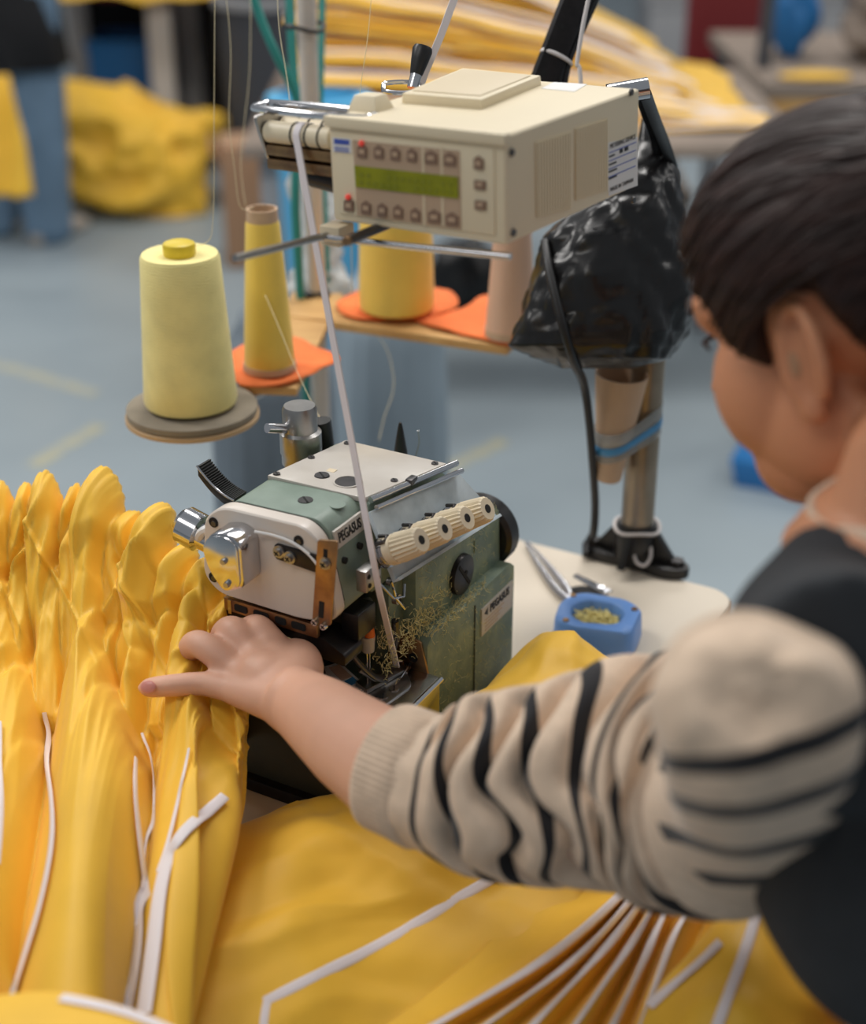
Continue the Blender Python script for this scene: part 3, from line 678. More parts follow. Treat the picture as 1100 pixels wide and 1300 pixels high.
g_ = MB(); g_.prism([(-.018, .011), (-.040, .011), (-.020, .045), (-.017, .05)], (-.004, .004), lambda a, b, t: fn*a + fd*t + V((0, 0, b))); g_.build('gusset', M['black'], ps, bevel=.001)
MB().lathe([(.021, .010), (.0225, .014), (.0215, .046), (.0195, .050)], 28).build('collar', M['black'], ps)
up = MB().bb((-.020, -.020, .345), (.020, .020, .372)).build('post_cap', M['black'], ps, bevel=.002)
# white cord tied around the foot
cpts = [(792, 682, 1.545), (806, 676, 1.545), (820, 678, 1.545), (826, 690, 1.545), (826, 708, 1.54), (818, 718, 1.54), (808, 713, 1.54), (806, 700, 1.545), (812, 686, 1.545), (828, 680, 1.545), (836, 678, 1.55)]
cb = MB(); cb.tube(catmull([D(*p) for p in cpts], 6), .0018, 8)
ringp = [pbz + V((.0235*cos(a), .0235*sin(a), .045 + .002*sin(3*a))) for a in [2*pi*k/24 for k in range(24)]]; cb.tube(ringp, .0018, 8, closed=True)
tag(cb.build('tied_cord', M['white_cord'], angle=0), 'white cord knotted in a loop around the black cast foot of the post', 'cord')
# cardboard spool tube taped to the post
ct0 = D(773, 608, 1.505); ct1 = D(790, 474, 1.452)
a_, b_, d_ = frame_from(ct1 - ct0)
tt = thing('cardboard_cone', 'empty brown cardboard thread cone taped upright to the steel post', 'cardboard cone', ct0)
b = MB(); rings = []
for (f, r) in ((0, .0118), (.02, .0128), (1, .0262), (1.0, .0246), (.05, .0112)):
    p = ct0.lerp(ct1, f) - ct0; rings.append([p + a_*cos(2*pi*k/32)*r + b_*sin(2*pi*k/32)*r for k in range(32)])
b.grid(rings, True); b.f.append(tuple(range(31, -1, -1))); b.f.append(tuple(4*32 + k for k in range(32))); b.build('tube_wall', M['cardboard_tube'], tt)
tp0 = thing('packing_tape', 'clear packing tape with blue print wrapped around the post and cardboard cone', 'tape', V((pbz.x, pbz.y, ct0.lerp(ct1, .35).z)))
def wrap(z0, z1, grow, name, m):
    b = MB(); rings = []
    for f in (0, .5, 1):
        z = lerp(z0, z1, f); fz = (z - ct0.z)/(ct1.z - ct0.z); c1_ = ct0.lerp(ct1, fz); r1 = lerp(.0128, .0262, fz) + grow; r2 = .0168 + grow; c2_ = V((pbz.x, pbz.y, z))
        ax = (c2_ - c1_); ax.z = 0; ax.normalize(); pr = V((-ax.y, ax.x, 0)); ring = []
        for k in range(17): a = pi/2 + pi*k/16; ring.append(c1_ + ax*cos(a)*r1 + pr*sin(a)*r1)
        for k in range(17): a = -pi/2 + pi*k/16; ring.append(c2_ + ax*cos(a)*r2 + pr*sin(a)*r2)
        for q in ring: q.z += .012*((q - c1_).dot(ax) - .02)/.04
        rings.append(ring)
    b.grid(rings, True); return b.build(name, m, tp0, world=True, solid=.0003)
zc = ct0.lerp(ct1, .42).z
wrap(zc-.014, zc+.020, .0006, 'tape_band', M['tape_clear']); wrap(zc-.005, zc+.004, .0011, 'printed_stripe', M['tape_blue'])

# ================================================================ black slotted arm, cables, bag, cords
ar = thing('bracket_arm', 'black slotted steel arm with bundled cables rising behind the metering box', 'bracket', D(684, 118, 1.34))
A0, A1 = D(684, 118, 1.34), D(752, -60, 1.34); s_ = V((1, .35, 0)); dd = (A1-A0).normalized(); s_ = (s_ - dd*s_.dot(dd)).normalized(); n_ = dd.cross(s_)
def bar(b, P0, P1, w, t, so=0, no=0):
    rr = []
    for P in (P0, P1): rr.append([P + s_*(so + sx*w/2) + n_*(no + sy*t/2) for sx, sy in ((-1,-1),(1,-1),(1,1),(-1,1))])
    return b.loft(rr)
o = bar(MB(), A0, A1, .022, .012).build('arm_bar', M['black_metal'], ar, bevel=.001, world=True)
for f in (.12, .45, .8): c = A0.lerp(A1, f); MB().cyl(c - s_*.004 - n_*.0062*1, c - s_*.004 + n_*.0062, .003, .003, 10).build('arm_slot', M['hole'], ar, world=True)
for k in range(3):
    off = .012 + k*.005
    MB().tube(catmull([A0 + s_*(off+.002*k) + dd*(-.004) + n_*.004, A0.lerp(A1, .2) + s_*(off-.004), A0.lerp(A1, .35) + s_*(off-.006), A0.lerp(A1, .7) + s_*(off-.003), A1 + s_*(off-.003)], 6), .0030, 10).build('cable', M['cord'], ar, world=True)
c = A0.lerp(A1, .27); tie = [c + s_*(.004 + .0145*cos(a)) + n_*(.0075*sin(a)) for a in [2*pi*k/24 for k in range(24)]]
MB().tube(tie, .0018, 8, closed=True, flat=1.6).build('cable_tie', M['white_cord'], ar, world=True)
w0 = [D(738, 108, 1.31), D(736, 86, 1.31), D(733, 82, 1.31), D(735, 66, 1.31), D(741, 30, 1.31), D(749, -10, 1.31), D(754, -50, 1.31)]
tag(MB().tube(catmull(w0, 5), .0020, 8).build('white_string', M['white_cord'], angle=0), 'thin white string hanging down behind the cream metering box', 'string')

# black plastic bag hung from the crossbar over the control motor
bgm = MB(); rows = []; lev = [ # py, left px, right px, depth half thickness
 (150, 815, 832, .008), (178, 808, 846, .014), (205, 790, 856, .026), (228, 772, 866, .036), (262, 738, 869, .046), (300, 690, 872, .052), (340, 681, 874, .054), (390, 668, 872, .054), (420, 655, 868, .052), (438, 648, 862, .046), (455, 684, 850, .034), (468, 712, 800, .014)]
NB = 72; t0 = 1.405
for li in range((len(lev)-1)*8 + 1):
    f = li/8; i = min(int(f), len(lev)-2); g = f - i; a = lev[i]; b2 = lev[i+1]; py, l, r, th = [lerp(a[k], b2[k], g) for k in range(4)]
    row = []
    for k in range(NB):
        an = 2*pi*k/NB; cx_ = (l+r)/2; hw = (r-l)/2
        sx_ = math.copysign(abs(cos(an))**.8, cos(an)); sy_ = math.copysign(abs(sin(an))**.8, sin(an))
        p = D(cx_ + hw*sx_, py + 9*sx_*0, t0 + th*sy_*(-1))
        q = V((p.x*14, p.y*14, p.z*5 + 2)); ridge = abs(noise.noise(q*1.3)) + .6*abs(noise.noise(q*2.9 + V((7, 3, 1)))) + .35*abs(noise.noise(q*6.3))
        c_ = D(cx_, py, t0); nn = (p - c_); L = max(nn.length, 1e-5)
        p += nn/L * (min(.016, L*.35) * (ridge - .45))
        row.append(p)
    rows.append(row)
bgm.loft(rows)
bag = bgm.build('plastic_bag', M['bag'], angle=0); tag(bag, 'shiny black plastic bag hanging behind the cream metering box', 'bag')
for (p, w) in (([(838, 200, 1.39), (832, 170, 1.36), (822, 140, 1.30), (814, 116, 1.21)], .012), ([(854, 212, 1.40), (844, 182, 1.36), (832, 152, 1.30), (820, 120, 1.21)], .010)):
    o = ribbon(catmull([D(*q) for q in p], 5), w, .004, V((1, .2, .3))).build('bag_handle', M['bag'], bag, world=True, angle=60)
bag_bvh = bvh(bgm)
cdp = []
for (x, y) in ((692, 306), (697, 340), (706, 380), (718, 425), (730, 462)):
    h = bag_bvh.ray_cast(CAM, ray(x, y)); r_ = ray(x, y); t_ = ((h[0]-CAM).length/r_.length - .006) if h[0] else 1.36; cdp.append(CAM + r_*t_)
cdp += [D(741, 486, 1.42), D(748, 530, 1.45), D(753, 590, 1.49), D(756, 640, 1.53), D(754, 675, 1.555), V((*Z(748, 702, TAB).xy, TAB+.016)), V((*Z(744, 712, TAB).xy, TAB+.006))]
tag(MB().tube(catmull(cdp, 6), .0042, 10).build('power_cord', M['cord'], angle=0), 'black power cord hanging over the plastic bag down to the post foot', 'cord')
# ================================================================ thread stand with its boards
SZ = .95
sp0 = D(400, 300, 1.72); sp0 = V((sp0.x, sp0.y, 0))
ts = thing('thread_stand', 'off-white pole thread stand with wooden spool boards behind the machine', 'thread stand', sp0)
MB().cyl((0, 0, .02), (0, 0, 2.15), .0105, .0105, 20).build('pole', M['pole'], ts)
MB().lathe([(.16, 0), (.16, .014), (.14, .022), (.02, .03)], 32).build('floor_base', M['grey'], ts)
def board(p, q, w, th, z, name, m, parent, ext0=0, ext1=0):
    d = (q-p); d.z = 0; d.normalize(); p = p - d*ext0; q = q + d*ext1; n = V((-d.y, d.x, 0)); b = MB()
    b.prism([(p.x+n.x*w/2, p.y+n.y*w/2), (p.x-n.x*w/2, p.y-n.y*w/2), (q.x-n.x*w/2, q.y-n.y*w/2), (q.x+n.x*w/2, q.y+n.y*w/2)], (z-th, z), lambda a, c, t: V((a, c, t)))
    return b.build(name, m, parent, bevel=.002, world=True)
board(Z(402, 388, SZ), Z(655, 424, SZ), .072, .010, SZ-.002, 'spool_board', M['wood'], ts, .02, .004)
board(V((*sp0.xy, SZ)), Z(350, 466, SZ), .060, .009, SZ-.004, 'spool_board', M['wood'], ts, .01, .045)
c0 = Z(244, 517, SZ); dc = V((c0.x, c0.y, SZ))
MB().lathe([(.060, -.012), (.064, -.010), (.064, -.006), (.060, -.005)], 48, Matrix.Translation(dc - sp0)).build('disc_board', M['disc_wood'], ts)
MB().lathe([(.058, -.0055), (.0625, -.004), (.0625, .0015), (.058, .003), (.010, .003)], 48, Matrix.Translation(dc - sp0)).build('foam_disc', M['disc'], ts)
board(dc, Z(350, 466, SZ), .022, .006, SZ-.013, 'disc_arm', M['steel'], ts)
for p in (dc, Z(343, 468, SZ), Z(504, 393, SZ), Z(648, 425, SZ)): MB().cyl(V((p.x, p.y, SZ)) - sp0, V((p.x, p.y, SZ+.09)) - sp0, .004, .003, 10).build('spool_pin', M['steel'], ts)
MB().lathe([(.016, 0), (.016, .03), (.0105, .032)], 20, Matrix.Translation((0, 0, SZ-.03))).build('board_collar', M['black'], ts)
# teal air hoses and a black tie on the pole
tpx = []
MB().tube([D(366, -40, 1.70), D(371, 60, 1.70), D(376, 128, 1.71), V((sp0.x-.02, sp0.y-.012, 1.05)), V((sp0.x-.016, sp0.y-.012, .8)), V((sp0.x-.016, sp0.y-.01, .3))], .0052, 10).build('air_hose', M['teal'], ts, world=True)
MB().tube(catmull([D(312, -40, 1.66), D(330, 20, 1.67), D(352, 72, 1.68), D(372, 112, 1.70), D(377, 128, 1.705)], 5), .0050, 10).build('air_hose', M['teal'], ts, world=True)
MB().tube([D(410, -40, 1.74), D(408, 60, 1.74), D(406, 130, 1.74), V((sp0.x+.012, sp0.y+.012, .9))], .0042, 10).build('air_hose', M['teal'], ts, world=True)
kp = D(396, 18, 1.70); MB().tube([V((sp0.x, sp0.y, kp.z)) + V((.021*cos(a)-.003, .019*sin(a), .003*sin(2*a))) for a in [2*pi*k/24 for k in range(24)]], .0024, 8, closed=True).build('cable_tie', M['black'], ts, world=True)
# felt mats
def felt(name, label, pix, seed):
    P = [Z(x, y, SZ+.0005) for x, y in pix]; c = sum(P, V())/len(P); C = catmull(P + [P[0]], 6)[:-1]; b = MB(); rings = []
    for f in (1, .8, .55, .25):
        rings.append([V((*(c + (p-c)*f).xy, SZ + .0016 + .0045*f*f*max(0, noise.noise(V((p.x*30, p.y*30, seed)))) + .001*noise.noise(p*f*60))) for p in C])
    b.grid(rings, True); k = len(b.v) - len(C); b.f.append(tuple(range(k, k+len(C))))
    o = b.build(name, M['felt'], angle=0, solid=.0012); return tag(o, label, 'felt mat')
felt('felt_mat', 'orange felt mat under the slim yellow thread cone', [(292, 447), (297, 484), (322, 493), (372, 484), (412, 468), (432, 455), (405, 443), (372, 428), (330, 430)], 1)
felt('felt_mat', 'round orange felt mat under the wide yellow thread cone', [(427, 386), (432, 398), (460, 407), (520, 407), (560, 401), (582, 388), (572, 372), (530, 364), (470, 366)], 2)
felt('felt_mat', 'creased orange felt mat under the bare peach paper cone', [(520, 405), (560, 419), (610, 430), (652, 438), (668, 420), (664, 398), (640, 380), (612, 376), (588, 392)], 3)

# ---- thread cones
def solve_h(base, py):
    z = base.z
    for i in range(400):
        z += .001
        if proj(V((base.x, base.y, z)))[1] <= py: break
    return z - base.z
def cone(name, label, bpx, bpy_, rb, rt, ytop, m, core, lift, tube=0, grp=None, foot=.004):
    b0 = Z(bpx, bpy_, SZ + lift); h = solve_h(b0, ytop)
    r = thing(name, label, 'thread cone', b0, 0, grp)
    prof = [(rb*.6, foot), (rb*.97, foot), (rb, foot+.004)] + [(lerp(rb, rt, f), lerp(foot+.004, h-.003, f)) for f in (.2, .4, .6, .8, 1)] + [(rt*.95, h), (core*.9, h-.002)]
    MB().lathe(prof, 48).build('wound_thread', m, r)
    return r, h
r, h = cone('thread_cone', 'large cream thread cone with a yellow plug standing on the round grey disc', 243, 514, .0445, .0365, 322, M['cone_cream'], .012, .003)
MB().lathe([(.0135, -.004), (.0150, .001), (.0150, .008), (.0142, .0098), (.0110, .0112), (.0040, .0118)], 28, Matrix.Translation((0, 0, h))).build('core_plug', M['cone_plug'], r)
r, h = cone('thread_cone', 'slim yellow thread cone with cardboard core on orange felt', 343, 467, .0258, .0168, 281, M['cone_yellow'], .012, .004, foot=.006)
b = MB().lathe([(.0158, -.004), (.0152, .012), (.0136, .012), (.0130, -.002)], 28, Matrix.Translation((0, 0, h))).build('core_tube', M['cardboard_tube'], r)
MB().lathe([(.0272, 0), (.0270, .0065), (.020, .0065)], 32).build('core_foot', M['cardboard_tube'], r)
r, h = cone('thread_cone', 'wide yellow thread cone on round orange felt at the back board', 504, 393, .0425, .0395, 262, M['cone_yellow'], .012, .004)
MB().lathe([(.0135, -.004), (.0140, .010), (.0120, .010), (.0110, -.002)], 24, Matrix.Translation((0, 0, h))).build('core_tube', M['cardboard_tube'], r)
b0 = Z(648, 424, SZ+.004); h = solve_h(b0, 285)
r = thing('paper_cone', 'bare peach paper thread cone standing on creased orange felt', 'thread cone', b0)
MB().lathe([(.0268, 0), (.0272, .004), (.0190, h), (.0170, h), (.0245, .004), (.0240, 0)], 36, cap=False).build('cone_wall', M['peach_tube'], r)
MB().lathe([(.0275, .0), (.0279, .008), (.0268, .008)], 36).build('cone_rim', M['cardboard_tube'], r)

# ---- loose threads
def thread(label, pts, r=.00028, m='thread'):
    tag(MB().tube(catmull([D(*p) if len(p) == 3 else p for p in pts], 6), r, 5).build('thread', M[m], angle=0), label, 'thread')
thread('pale thread rising straight up from the cream thread cone', [(224, 312, 1.362), (262, 308, 1.36), (271, 270, 1.35), (272, 130, 1.33), (273, -40, 1.31)])
thread('pale thread rising from the slim yellow cone in a slack curve', [(322, 264, 1.43), (305, 262, 1.42), (298, 215, 1.41), (291, 150, 1.40), (293, 60, 1.39), (283, -40, 1.38)])
thread('faint pale thread hanging beside the slim yellow cone', [(312, 262, 1.5), (306, 200, 1.5), (317, 90, 1.5), (318, -40, 1.5)])
thread('pale thread falling past the teal hose to the chrome rollers', [(352, -40, 1.1), (354, 30, 1.1), (364, 95, 1.09), (368, 128, 1.08)])
thread('pale thread hanging behind the moulded nub of the cream box', [(474, -40, 1.2), (468, 40, 1.2), (458, 110, 1.2), (456, 140, 1.2)])
thread('pale thread slanting from the slim cone to the machine top plate', [(337, 375, 1.425), (350, 400, 1.42), (380, 478, 1.37), (412, 545, 1.31), tuple(mw(.08, .05, .256))] if False else [(337, 375, 1.425), (352, 410, 1.41), (382, 482, 1.37), (424, 565, 1.305)])
thread('curling pale thread dangling below the back spool board', [(470, 415, 1.66), (492, 445, 1.64), (500, 490, 1.62), (488, 530, 1.6), (481, 560, 1.58)], .0003)
thread('pale thread crossing below the chrome guide rod', [(446, 306, .99), (447, 350, 1.0), (446, 372, 1.01)], .0003)
thread('pale thread draped over the machine top plate rail', [tuple(mw(.10, .03, .256)), ] if False else [(455, 590, 1.262), (480, 612, 1.235), (500, 628, 1.222), (508, 636, 1.215)], .0003)

# ================================================================ small things on the table
b0 = Z(757, 812, TAB)
ds = thing('pin_dish', 'blue plastic pin dish holding yellow thread scraps on beige table', 'dish', b0, radians(-20))
op = roundpoly([(.040, -.030), (.040, .020), (.022, .034), (-.026, .034), (-.040, .012), (-.036, -.026), (-.018, -.036)], .014)
b = MB(); n = len(op); inn = [(.0255*cos(-2*pi*k/n + math.atan2(op[0][1], op[0][0]))*1, 0) for k in range(n)]
angs = [math.atan2(y, x) for x, y in op]
rings = [[V((x, y, 0)) for x, y in op], [V((x*1.03, y*1.03, .006)) for x, y in op], [V((x*1.0, y*1.0, .028)) for x, y in op], [V((x*.94, y*.94, .031)) for x, y in op], [V((.0275*cos(a), .0245*sin(a), .031)) for a in angs], [V((.0255*cos(a), .0225*sin(a), .029)) for a in angs], [V((.0245*cos(a), .0215*sin(a), .010)) for a in angs]]
b.grid(rings, True); b.f.append(tuple(range(n-1, -1, -1))); b.f.append(tuple(6*n + k for k in range(n)))
o = b.build('dish_body', M['blue_dish'], ds, angle=50)
for p in ((.032, .016), (-.024, -.026), (-.030, .022)): MB().cyl((p[0], p[1], .0305), (p[0], p[1], .0322), .0032, .003, 12).build('dish_screw', M['bronze'], ds)
sc = MB(); rs_ = random.Random(7)
for i in range(220):
    a = rs_.uniform(0, 2*pi); q = sqrt(rs_.random())*.020; p = V((q*cos(a), q*sin(a)*.85, .019 + rs_.uniform(0, .006))); d = V((rs_.uniform(-1, 1), rs_.uniform(-1, 1), rs_.uniform(-.3, .3)))*.006
    sc.tube([p - d, p, p + d + V((0, 0, .001))], .0006, 4)
sc.lathe([(.022, .010), (.0215, .018), (.015, .020), (.002, .0205)], 24)
o = sc.build('thread_scraps', M['cone_cream'], angle=0, origin=(0, 0, 0)); o.location = b0; o.rotation_euler = ds.rotation_euler; o['kind'] = 'stuff'; tag(o, 'yellow thread scraps heaped inside the blue pin dish', 'thread scraps')
# thread snips: two blades and black grip
sn = thing('tweezers', 'long steel tweezers lying on the table behind the blue dish', 'tweezers', Z(700, 735, TAB))
t0_, t1_ = Z(668, 694, TAB), Z(724, 768, TAB)
for s_ in (-1, 1):
    nn = (t1_-t0_).normalized().cross(V((0, 0, 1))); P = [V((*(t0_.lerp(t1_, f) + nn*s_*w_).xy, TAB + .006)) for f, w_ in ((0, .001), (.4, .0045), (.8, .0055), (1, .001))]
    MB().tube(catmull(P, 5), [.0012 + .0026*min(1, k/9) for k in range(16)], 8, flat=.7).build('tweezer_arm', M['blade'], sn, world=True)
MB().cyl(V((*t1_.xy, TAB+.003)), V((*t1_.xy, TAB+.010)), .0045, .0045, 12).build('tweezer_joint', M['blade'], sn, world=True)
kn0, kn1 = Z(724, 752, TAB), Z(776, 780, TAB)
kn = thing('thread_clipper', 'black thread clipper with a bright steel blade beside the tweezers', 'clipper', kn0.lerp(kn1, .5))
kd = (kn1-kn0).normalized(); kn_ = V((-kd.y, kd.x, 0)); b = MB(); rr = []
for f, w_, h_ in ((0, .004, .006), (.2, .011, .012), (.5, .014, .016), (.8, .012, .014), (1, .004, .007)):
    c = kn0.lerp(kn1, f); rr.append([c + kn_*(w_*cos(2*pi*k/16)) + V((0, 0, h_/2*(1 + sin(2*pi*k/16)))) for k in range(16)])
b.loft(rr).build('clipper_body', M['black'], kn, world=True)
cA, cB = kn0 + kn_*.012 - kd*.006 + V((0, 0, .012)), kn0.lerp(kn1, .85) + kn_*.004 + V((0, 0, .018))
nn = kn_; b = MB(); b.hexa([cA - nn*.003, cB - nn*.006, cB + nn*.006, cA + nn*.003] + [q + V((0, 0, .002)) for q in (cA - nn*.003, cB - nn*.006, cB + nn*.006, cA + nn*.003)]).build('clipper_blade', M['blade'], kn, bevel=.0004, world=True)
MB().cyl(cA.lerp(cB, .8), cA.lerp(cB, .8) + V((0, 0, .004)), .003).build('clipper_rivet', M['chrome'], kn, world=True)
# care card and printed tag lying on the cloth plate
P = [(.046, .050), (.058, .043), (.042, .013), (.034, .004), (.024, .004), (.020, .012), (.024, .032)]
cc = MB().prism(P, (.0926, .0936), lambda a, c, t: mw(a, c, t)).build('printed_tag', M['paper'], smooth=False); tag(cc, 'white printed tag with peach and blue patches lying on the steel cloth plate', 'tag')
MB().prism([(.046, .046), (.054, .041), (.044, .022), (.035, .027)], (.0936, .0939), lambda a, c, t: mw(a, c, t)).build('peach_print', M['peach_tube'], cc, world=True)
MB().prism([(.042, .022), (.044, .022), (.040, .014), (.033, .016), (.035, .024)], (.0936, .0940), lambda a, c, t: mw(a, c, t)).build('blue_print', M['tape_blue'], cc, world=True)
# ================================================================ yellow cloth
def surf(ctrl, nu, nv):
    """Catmull-Rom grid through control rows; returns rows of points (nv per row gap, nu per column gap)"""
    rows = [catmull(r, nu) for r in ctrl]; out = []
    colsn = len(rows[0]); cols_ = [catmull([rows[i][k] for i in range(len(rows))], nv) for k in range(colsn)]
    return [[cols_[k][i] for k in range(colsn)] for i in range(len(cols_[0]))]
def normals(g):
    m, n = len(g), len(g[0]); N = []
    for i in range(m):
        r = []
        for k in range(n):
            a = g[i][min(k+1, n-1)] - g[i][max(k-1, 0)]; b = g[min(i+1, m-1)][k] - g[max(i-1, 0)][k]
            v = a.cross(b); v = v.normalized() if v.length > 1e-12 else V((0, 0, 1))
            if v.dot(CAM - g[i][k]) < 0: v = -v
            r.append(v)
        N.append(r)
    return N
def drape_strip(tree, pix, w, lift=.0010, t=.0006, n=8):
    """white piping laid on the cloth along a path"""
    P2 = catmull([V((x, y, 0)) for x, y in pix], n); pts = []; nm = []; last = None
    for p in P2:
        h = tree.ray_cast(CAM, ray(p.x, p.y).normalized())
        if h[0] is None: continue
        nn = h[1] if h[1].dot(CAM - h[0]) > 0 else -h[1]
        pts.append(h[0]); nm.append(nn)
    for it in range(5):
        pts = [pts[0]] + [(pts[i-1] + pts[i]*2 + pts[i+1])/4 for i in range(1, len(pts)-1)] + [pts[-1]]
        nm = [nm[0]] + [(nm[i-1] + nm[i] + nm[i+1]).normalized() for i in range(1, len(nm)-1)] + [nm[-1]]
    for i, p in enumerate(pts): # stay on top of the cloth
        h = tree.ray_cast(CAM, (p - CAM).normalized())
        if h[0] is not None and (h[0]-CAM).length < (p-CAM).length: pts[i] = h[0]
    for it in range(2): pts = [pts[0]] + [(pts[i-1] + pts[i]*2 + pts[i+1])/4 for i in range(1, len(pts)-1)] + [pts[-1]]
    rings = []; prof = [(-.5, .0), (-.42, .8), (-.15, 1), (.15, 1), (.42, .8), (.5, 0), (.3, -.5), (-.3, -.5)]
    for i, p in enumerate(pts):
        d = (pts[min(i+1, len(pts)-1)] - pts[max(i-1, 0)]).normalized(); n_ = (nm[i] - d*nm[i].dot(d)).normalized(); s_ = d.cross(n_)
        ww = w(i/(len(pts)-1)) if callable(w) else w
        ring = []
        for a, b in prof:
            q = p + n_*(lift + b*t) + s_*(a*ww)
            if b >= 0: # edges of the strip bend with the cloth instead of sinking into it
                r_ = (q - CAM); L_ = r_.length; h = tree.ray_cast(CAM, r_/L_)
                if h[0] is not None and (h[0]-CAM).length < L_ + .0004 and L_ - (h[0]-CAM).length < .012: q = CAM + r_/L_*((h[0]-CAM).length - .0006 - .0006*b)
            ring.append(q)
        rings.append(ring)
    return MB().loft(rings)

# ---- gathered garment at the left, fed under the presser foot
cols = [ # each column: (top px, top py, t) ... rows follow the fall of the cloth towards the lap
 [(-95, 690, 1.36), (-95, 655, 1.285), (-100, 740, 1.255), (-110, 860, 1.20), (-125, 1000, 1.10), (-140, 1160, 1.00), (-155, 1340, .92)],
 [(0, 690, 1.37), (0, 652, 1.290), (-4, 740, 1.255), (-10, 860, 1.20), (-22, 1000, 1.10), (-42, 1160, 1.00), (-70, 1340, .92)],
 [(62, 690, 1.36), (62, 650, 1.285), (60, 740, 1.250), (56, 860, 1.195), (48, 1000, 1.10), (34, 1160, 1.00), (14, 1340, .92)],
 [(125, 700, 1.35), (126, 660, 1.275), (122, 750, 1.240), (118, 870, 1.185), (110, 1005, 1.095), (96, 1160, 1.0), (76, 1340, .92)],
 [(186, 740, 1.32), (188, 702, 1.250), (182, 790, 1.215), (174, 890, 1.165), (163, 1010, 1.09), (148, 1160, 1.0), (128, 1340, .925)],
 [(255, 790, 1.28), (256, 752, 1.215), (246, 815, 1.185), (228, 900, 1.145), (212, 1015, 1.085), (190, 1160, 1.0), (164, 1340, .93)],
 [(296, 840, 1.26), (297, 806, 1.190), (286, 850, 1.165), (274, 920, 1.130), (262, 1020, 1.085), (236, 1165, 1.01), (196, 1340, .94)],
 [(312, 905, 1.24), (312, 880, 1.150), (311, 905, 1.130), (309, 950, 1.105), (303, 1030, 1.07), (270, 1170, 1.01), (222, 1340, .955)],
 [(306, 950, 1.27), (313, 940, 1.200), (312, 960, 1.180), (309, 990, 1.165), (303, 1040, 1.15), (268, 1178, 1.09), (214, 1345, 1.02)],
]
ctrl = [[D(*cols[c][r]) for c in range(len(cols))] for r in range(7)]
g = surf(ctrl, 34, 30); N = normals(g); m, n = len(g), len(g[0])
# pleat ridges: (centre column at rows 1..6, half width in columns, height)
rid = [ (-.1, .15, .35, .40, .40, .40, .55, .030), (.95, 1.0, 1.15, 1.20, 1.25, 1.20, .34, .026), (1.55, 1.45, 1.45, 1.55, 1.75, 1.9, .30, .022),
 (2.02, 2.02, 2.05, 2.15, 2.30, 2.35, .36, .028), (2.62, 2.55, 2.5, 2.65, 2.8, 2.9, .26, .020), (3.02, 2.95, 2.90, 3.02, 3.15, 3.25, .38, .034),
 (3.55, 3.40, 3.3, 3.4, 3.6, 3.7, .26, .020), (4.02, 3.95, 3.80, 3.80, 3.95, 4.10, .36, .036), (4.55, 4.45, 4.40, 4.4, 4.5, 4.6, .26, .022),
 (5.05, 5.10, 5.0, 4.95, 5.0, 5.1, .36, .030), (5.60, 5.7, 5.6, 5.5, 5.6, 5.7, .26, .018), (6.1, 6.15, 6.15, 6.1, 6.2, 6.3, .34, .022), (6.7, 6.75, 6.75, 6.7, 6.8, 6.9, .30, .016) ]
lobe = {0: .0, 1: -.004, 2: .004, 3: .012, 5: .022, 7: .022, 9: .020, 11: .008}
BIG = {0: (.15, .80, .036), 1: (1.30, .78, .034), 5: (3.38, 1.30, .052), 9: (6.05, 1.35, .036)}; rg = random.Random(11)
G = [[p.copy() for p in r] for r in g]
for i in range(m):
    rv = i/30; v = rv - 1  # v 0 at the crest row
    for k in range(n):
        u = k/34; best = -.010; bi = -1
        wob = .16*noise.noise(V((u*.8, rv*.55, 3)))
        for j, rr in enumerate(rid):
            vv = min(max(v, 0), 5); a = int(min(vv, 4)); c = lerp(rr[a], rr[min(a+1, 5)], vv - a)
            if j in BIG: # a few pleats open into broad tubes lower down
                lo_ = sstep(1.2, 3.4, v); c = lerp(c, BIG[j][0], lo_); w = lerp(rr[6]*1.12, BIG[j][1], lo_); ht = lerp(rr[7], BIG[j][2], lo_)
            else:
                w = rr[6]*(1.1 - .25*sstep(1, 3, v)); ht = rr[7]*(1 - .35*sstep(.8, 2, v)) - .05*sstep(1.5, 3.6, v)
            x = (u + wob - c)/w
            h = ht*(1 - x*x) if abs(x) < 1.35 and ht > 0 else -1
            if h > best: best = h; bi = j
        amp = best
        # creases across the pleats just below the gathering
        z3 = V((u*2.3 + v*.55, v*.28 - u*.1, 1.7)); cr = .34 - abs(noise.noise(z3)) - .5*abs(noise.noise(z3*2.1 + V((4, 2, 0))))
        amp += .013*cr*(1 - sstep(1.4, 4.2, v))*sstep(-.3, .5, v)
        dg = noise.noise(V((u*.9 + v*.9, v*.32 - u*.2, 9))); amp -= .012*max(0, 1 - abs(dg)*6)*(1 - sstep(1.6, 3.4, v))*sstep(0, .5, v)
        for (k1, k2, k3, sd_) in ((2.6, 1.5, .9, 21), (2.2, -1.3, .8, 33)): # sharp little creases running off the gathering
            cq = noise.noise(V((u*k1*.6 + v*k2, v*k3*.6, sd_))); amp += .0055*max(0, 1 - abs(cq)*7)*(1 - sstep(.9, 2.4, v))*sstep(.05, .4, v)
        # tight gathering puckers at the crest
        pk = math.exp(-((v + .08)/.22)**2); amp += pk*(.0016*sin(u*70 + 3*noise.noise(V((u*6, 0, 0)))) + .006*noise.noise(V((u*2.3, rv*1.0, 5))))
        if v < 0: amp *= (1 + v)
        amp *= 1 - .75*sstep(6.2, 7, u)
        if u > 7: amp *= max(0, 8 - u)
        G[i][k] = g[i][k] + N[i][k]*amp
        if v < 1: # scalloped crest: pleat heads stand up, hollows sink
            top = max(0, 1 - v) if v >= 0 else (1 + v)
            G[i][k].z += top*(.55*best - .006) * (1 if u < 5.6 else max(0, 6.6-u))
gm = MB().grid(G)
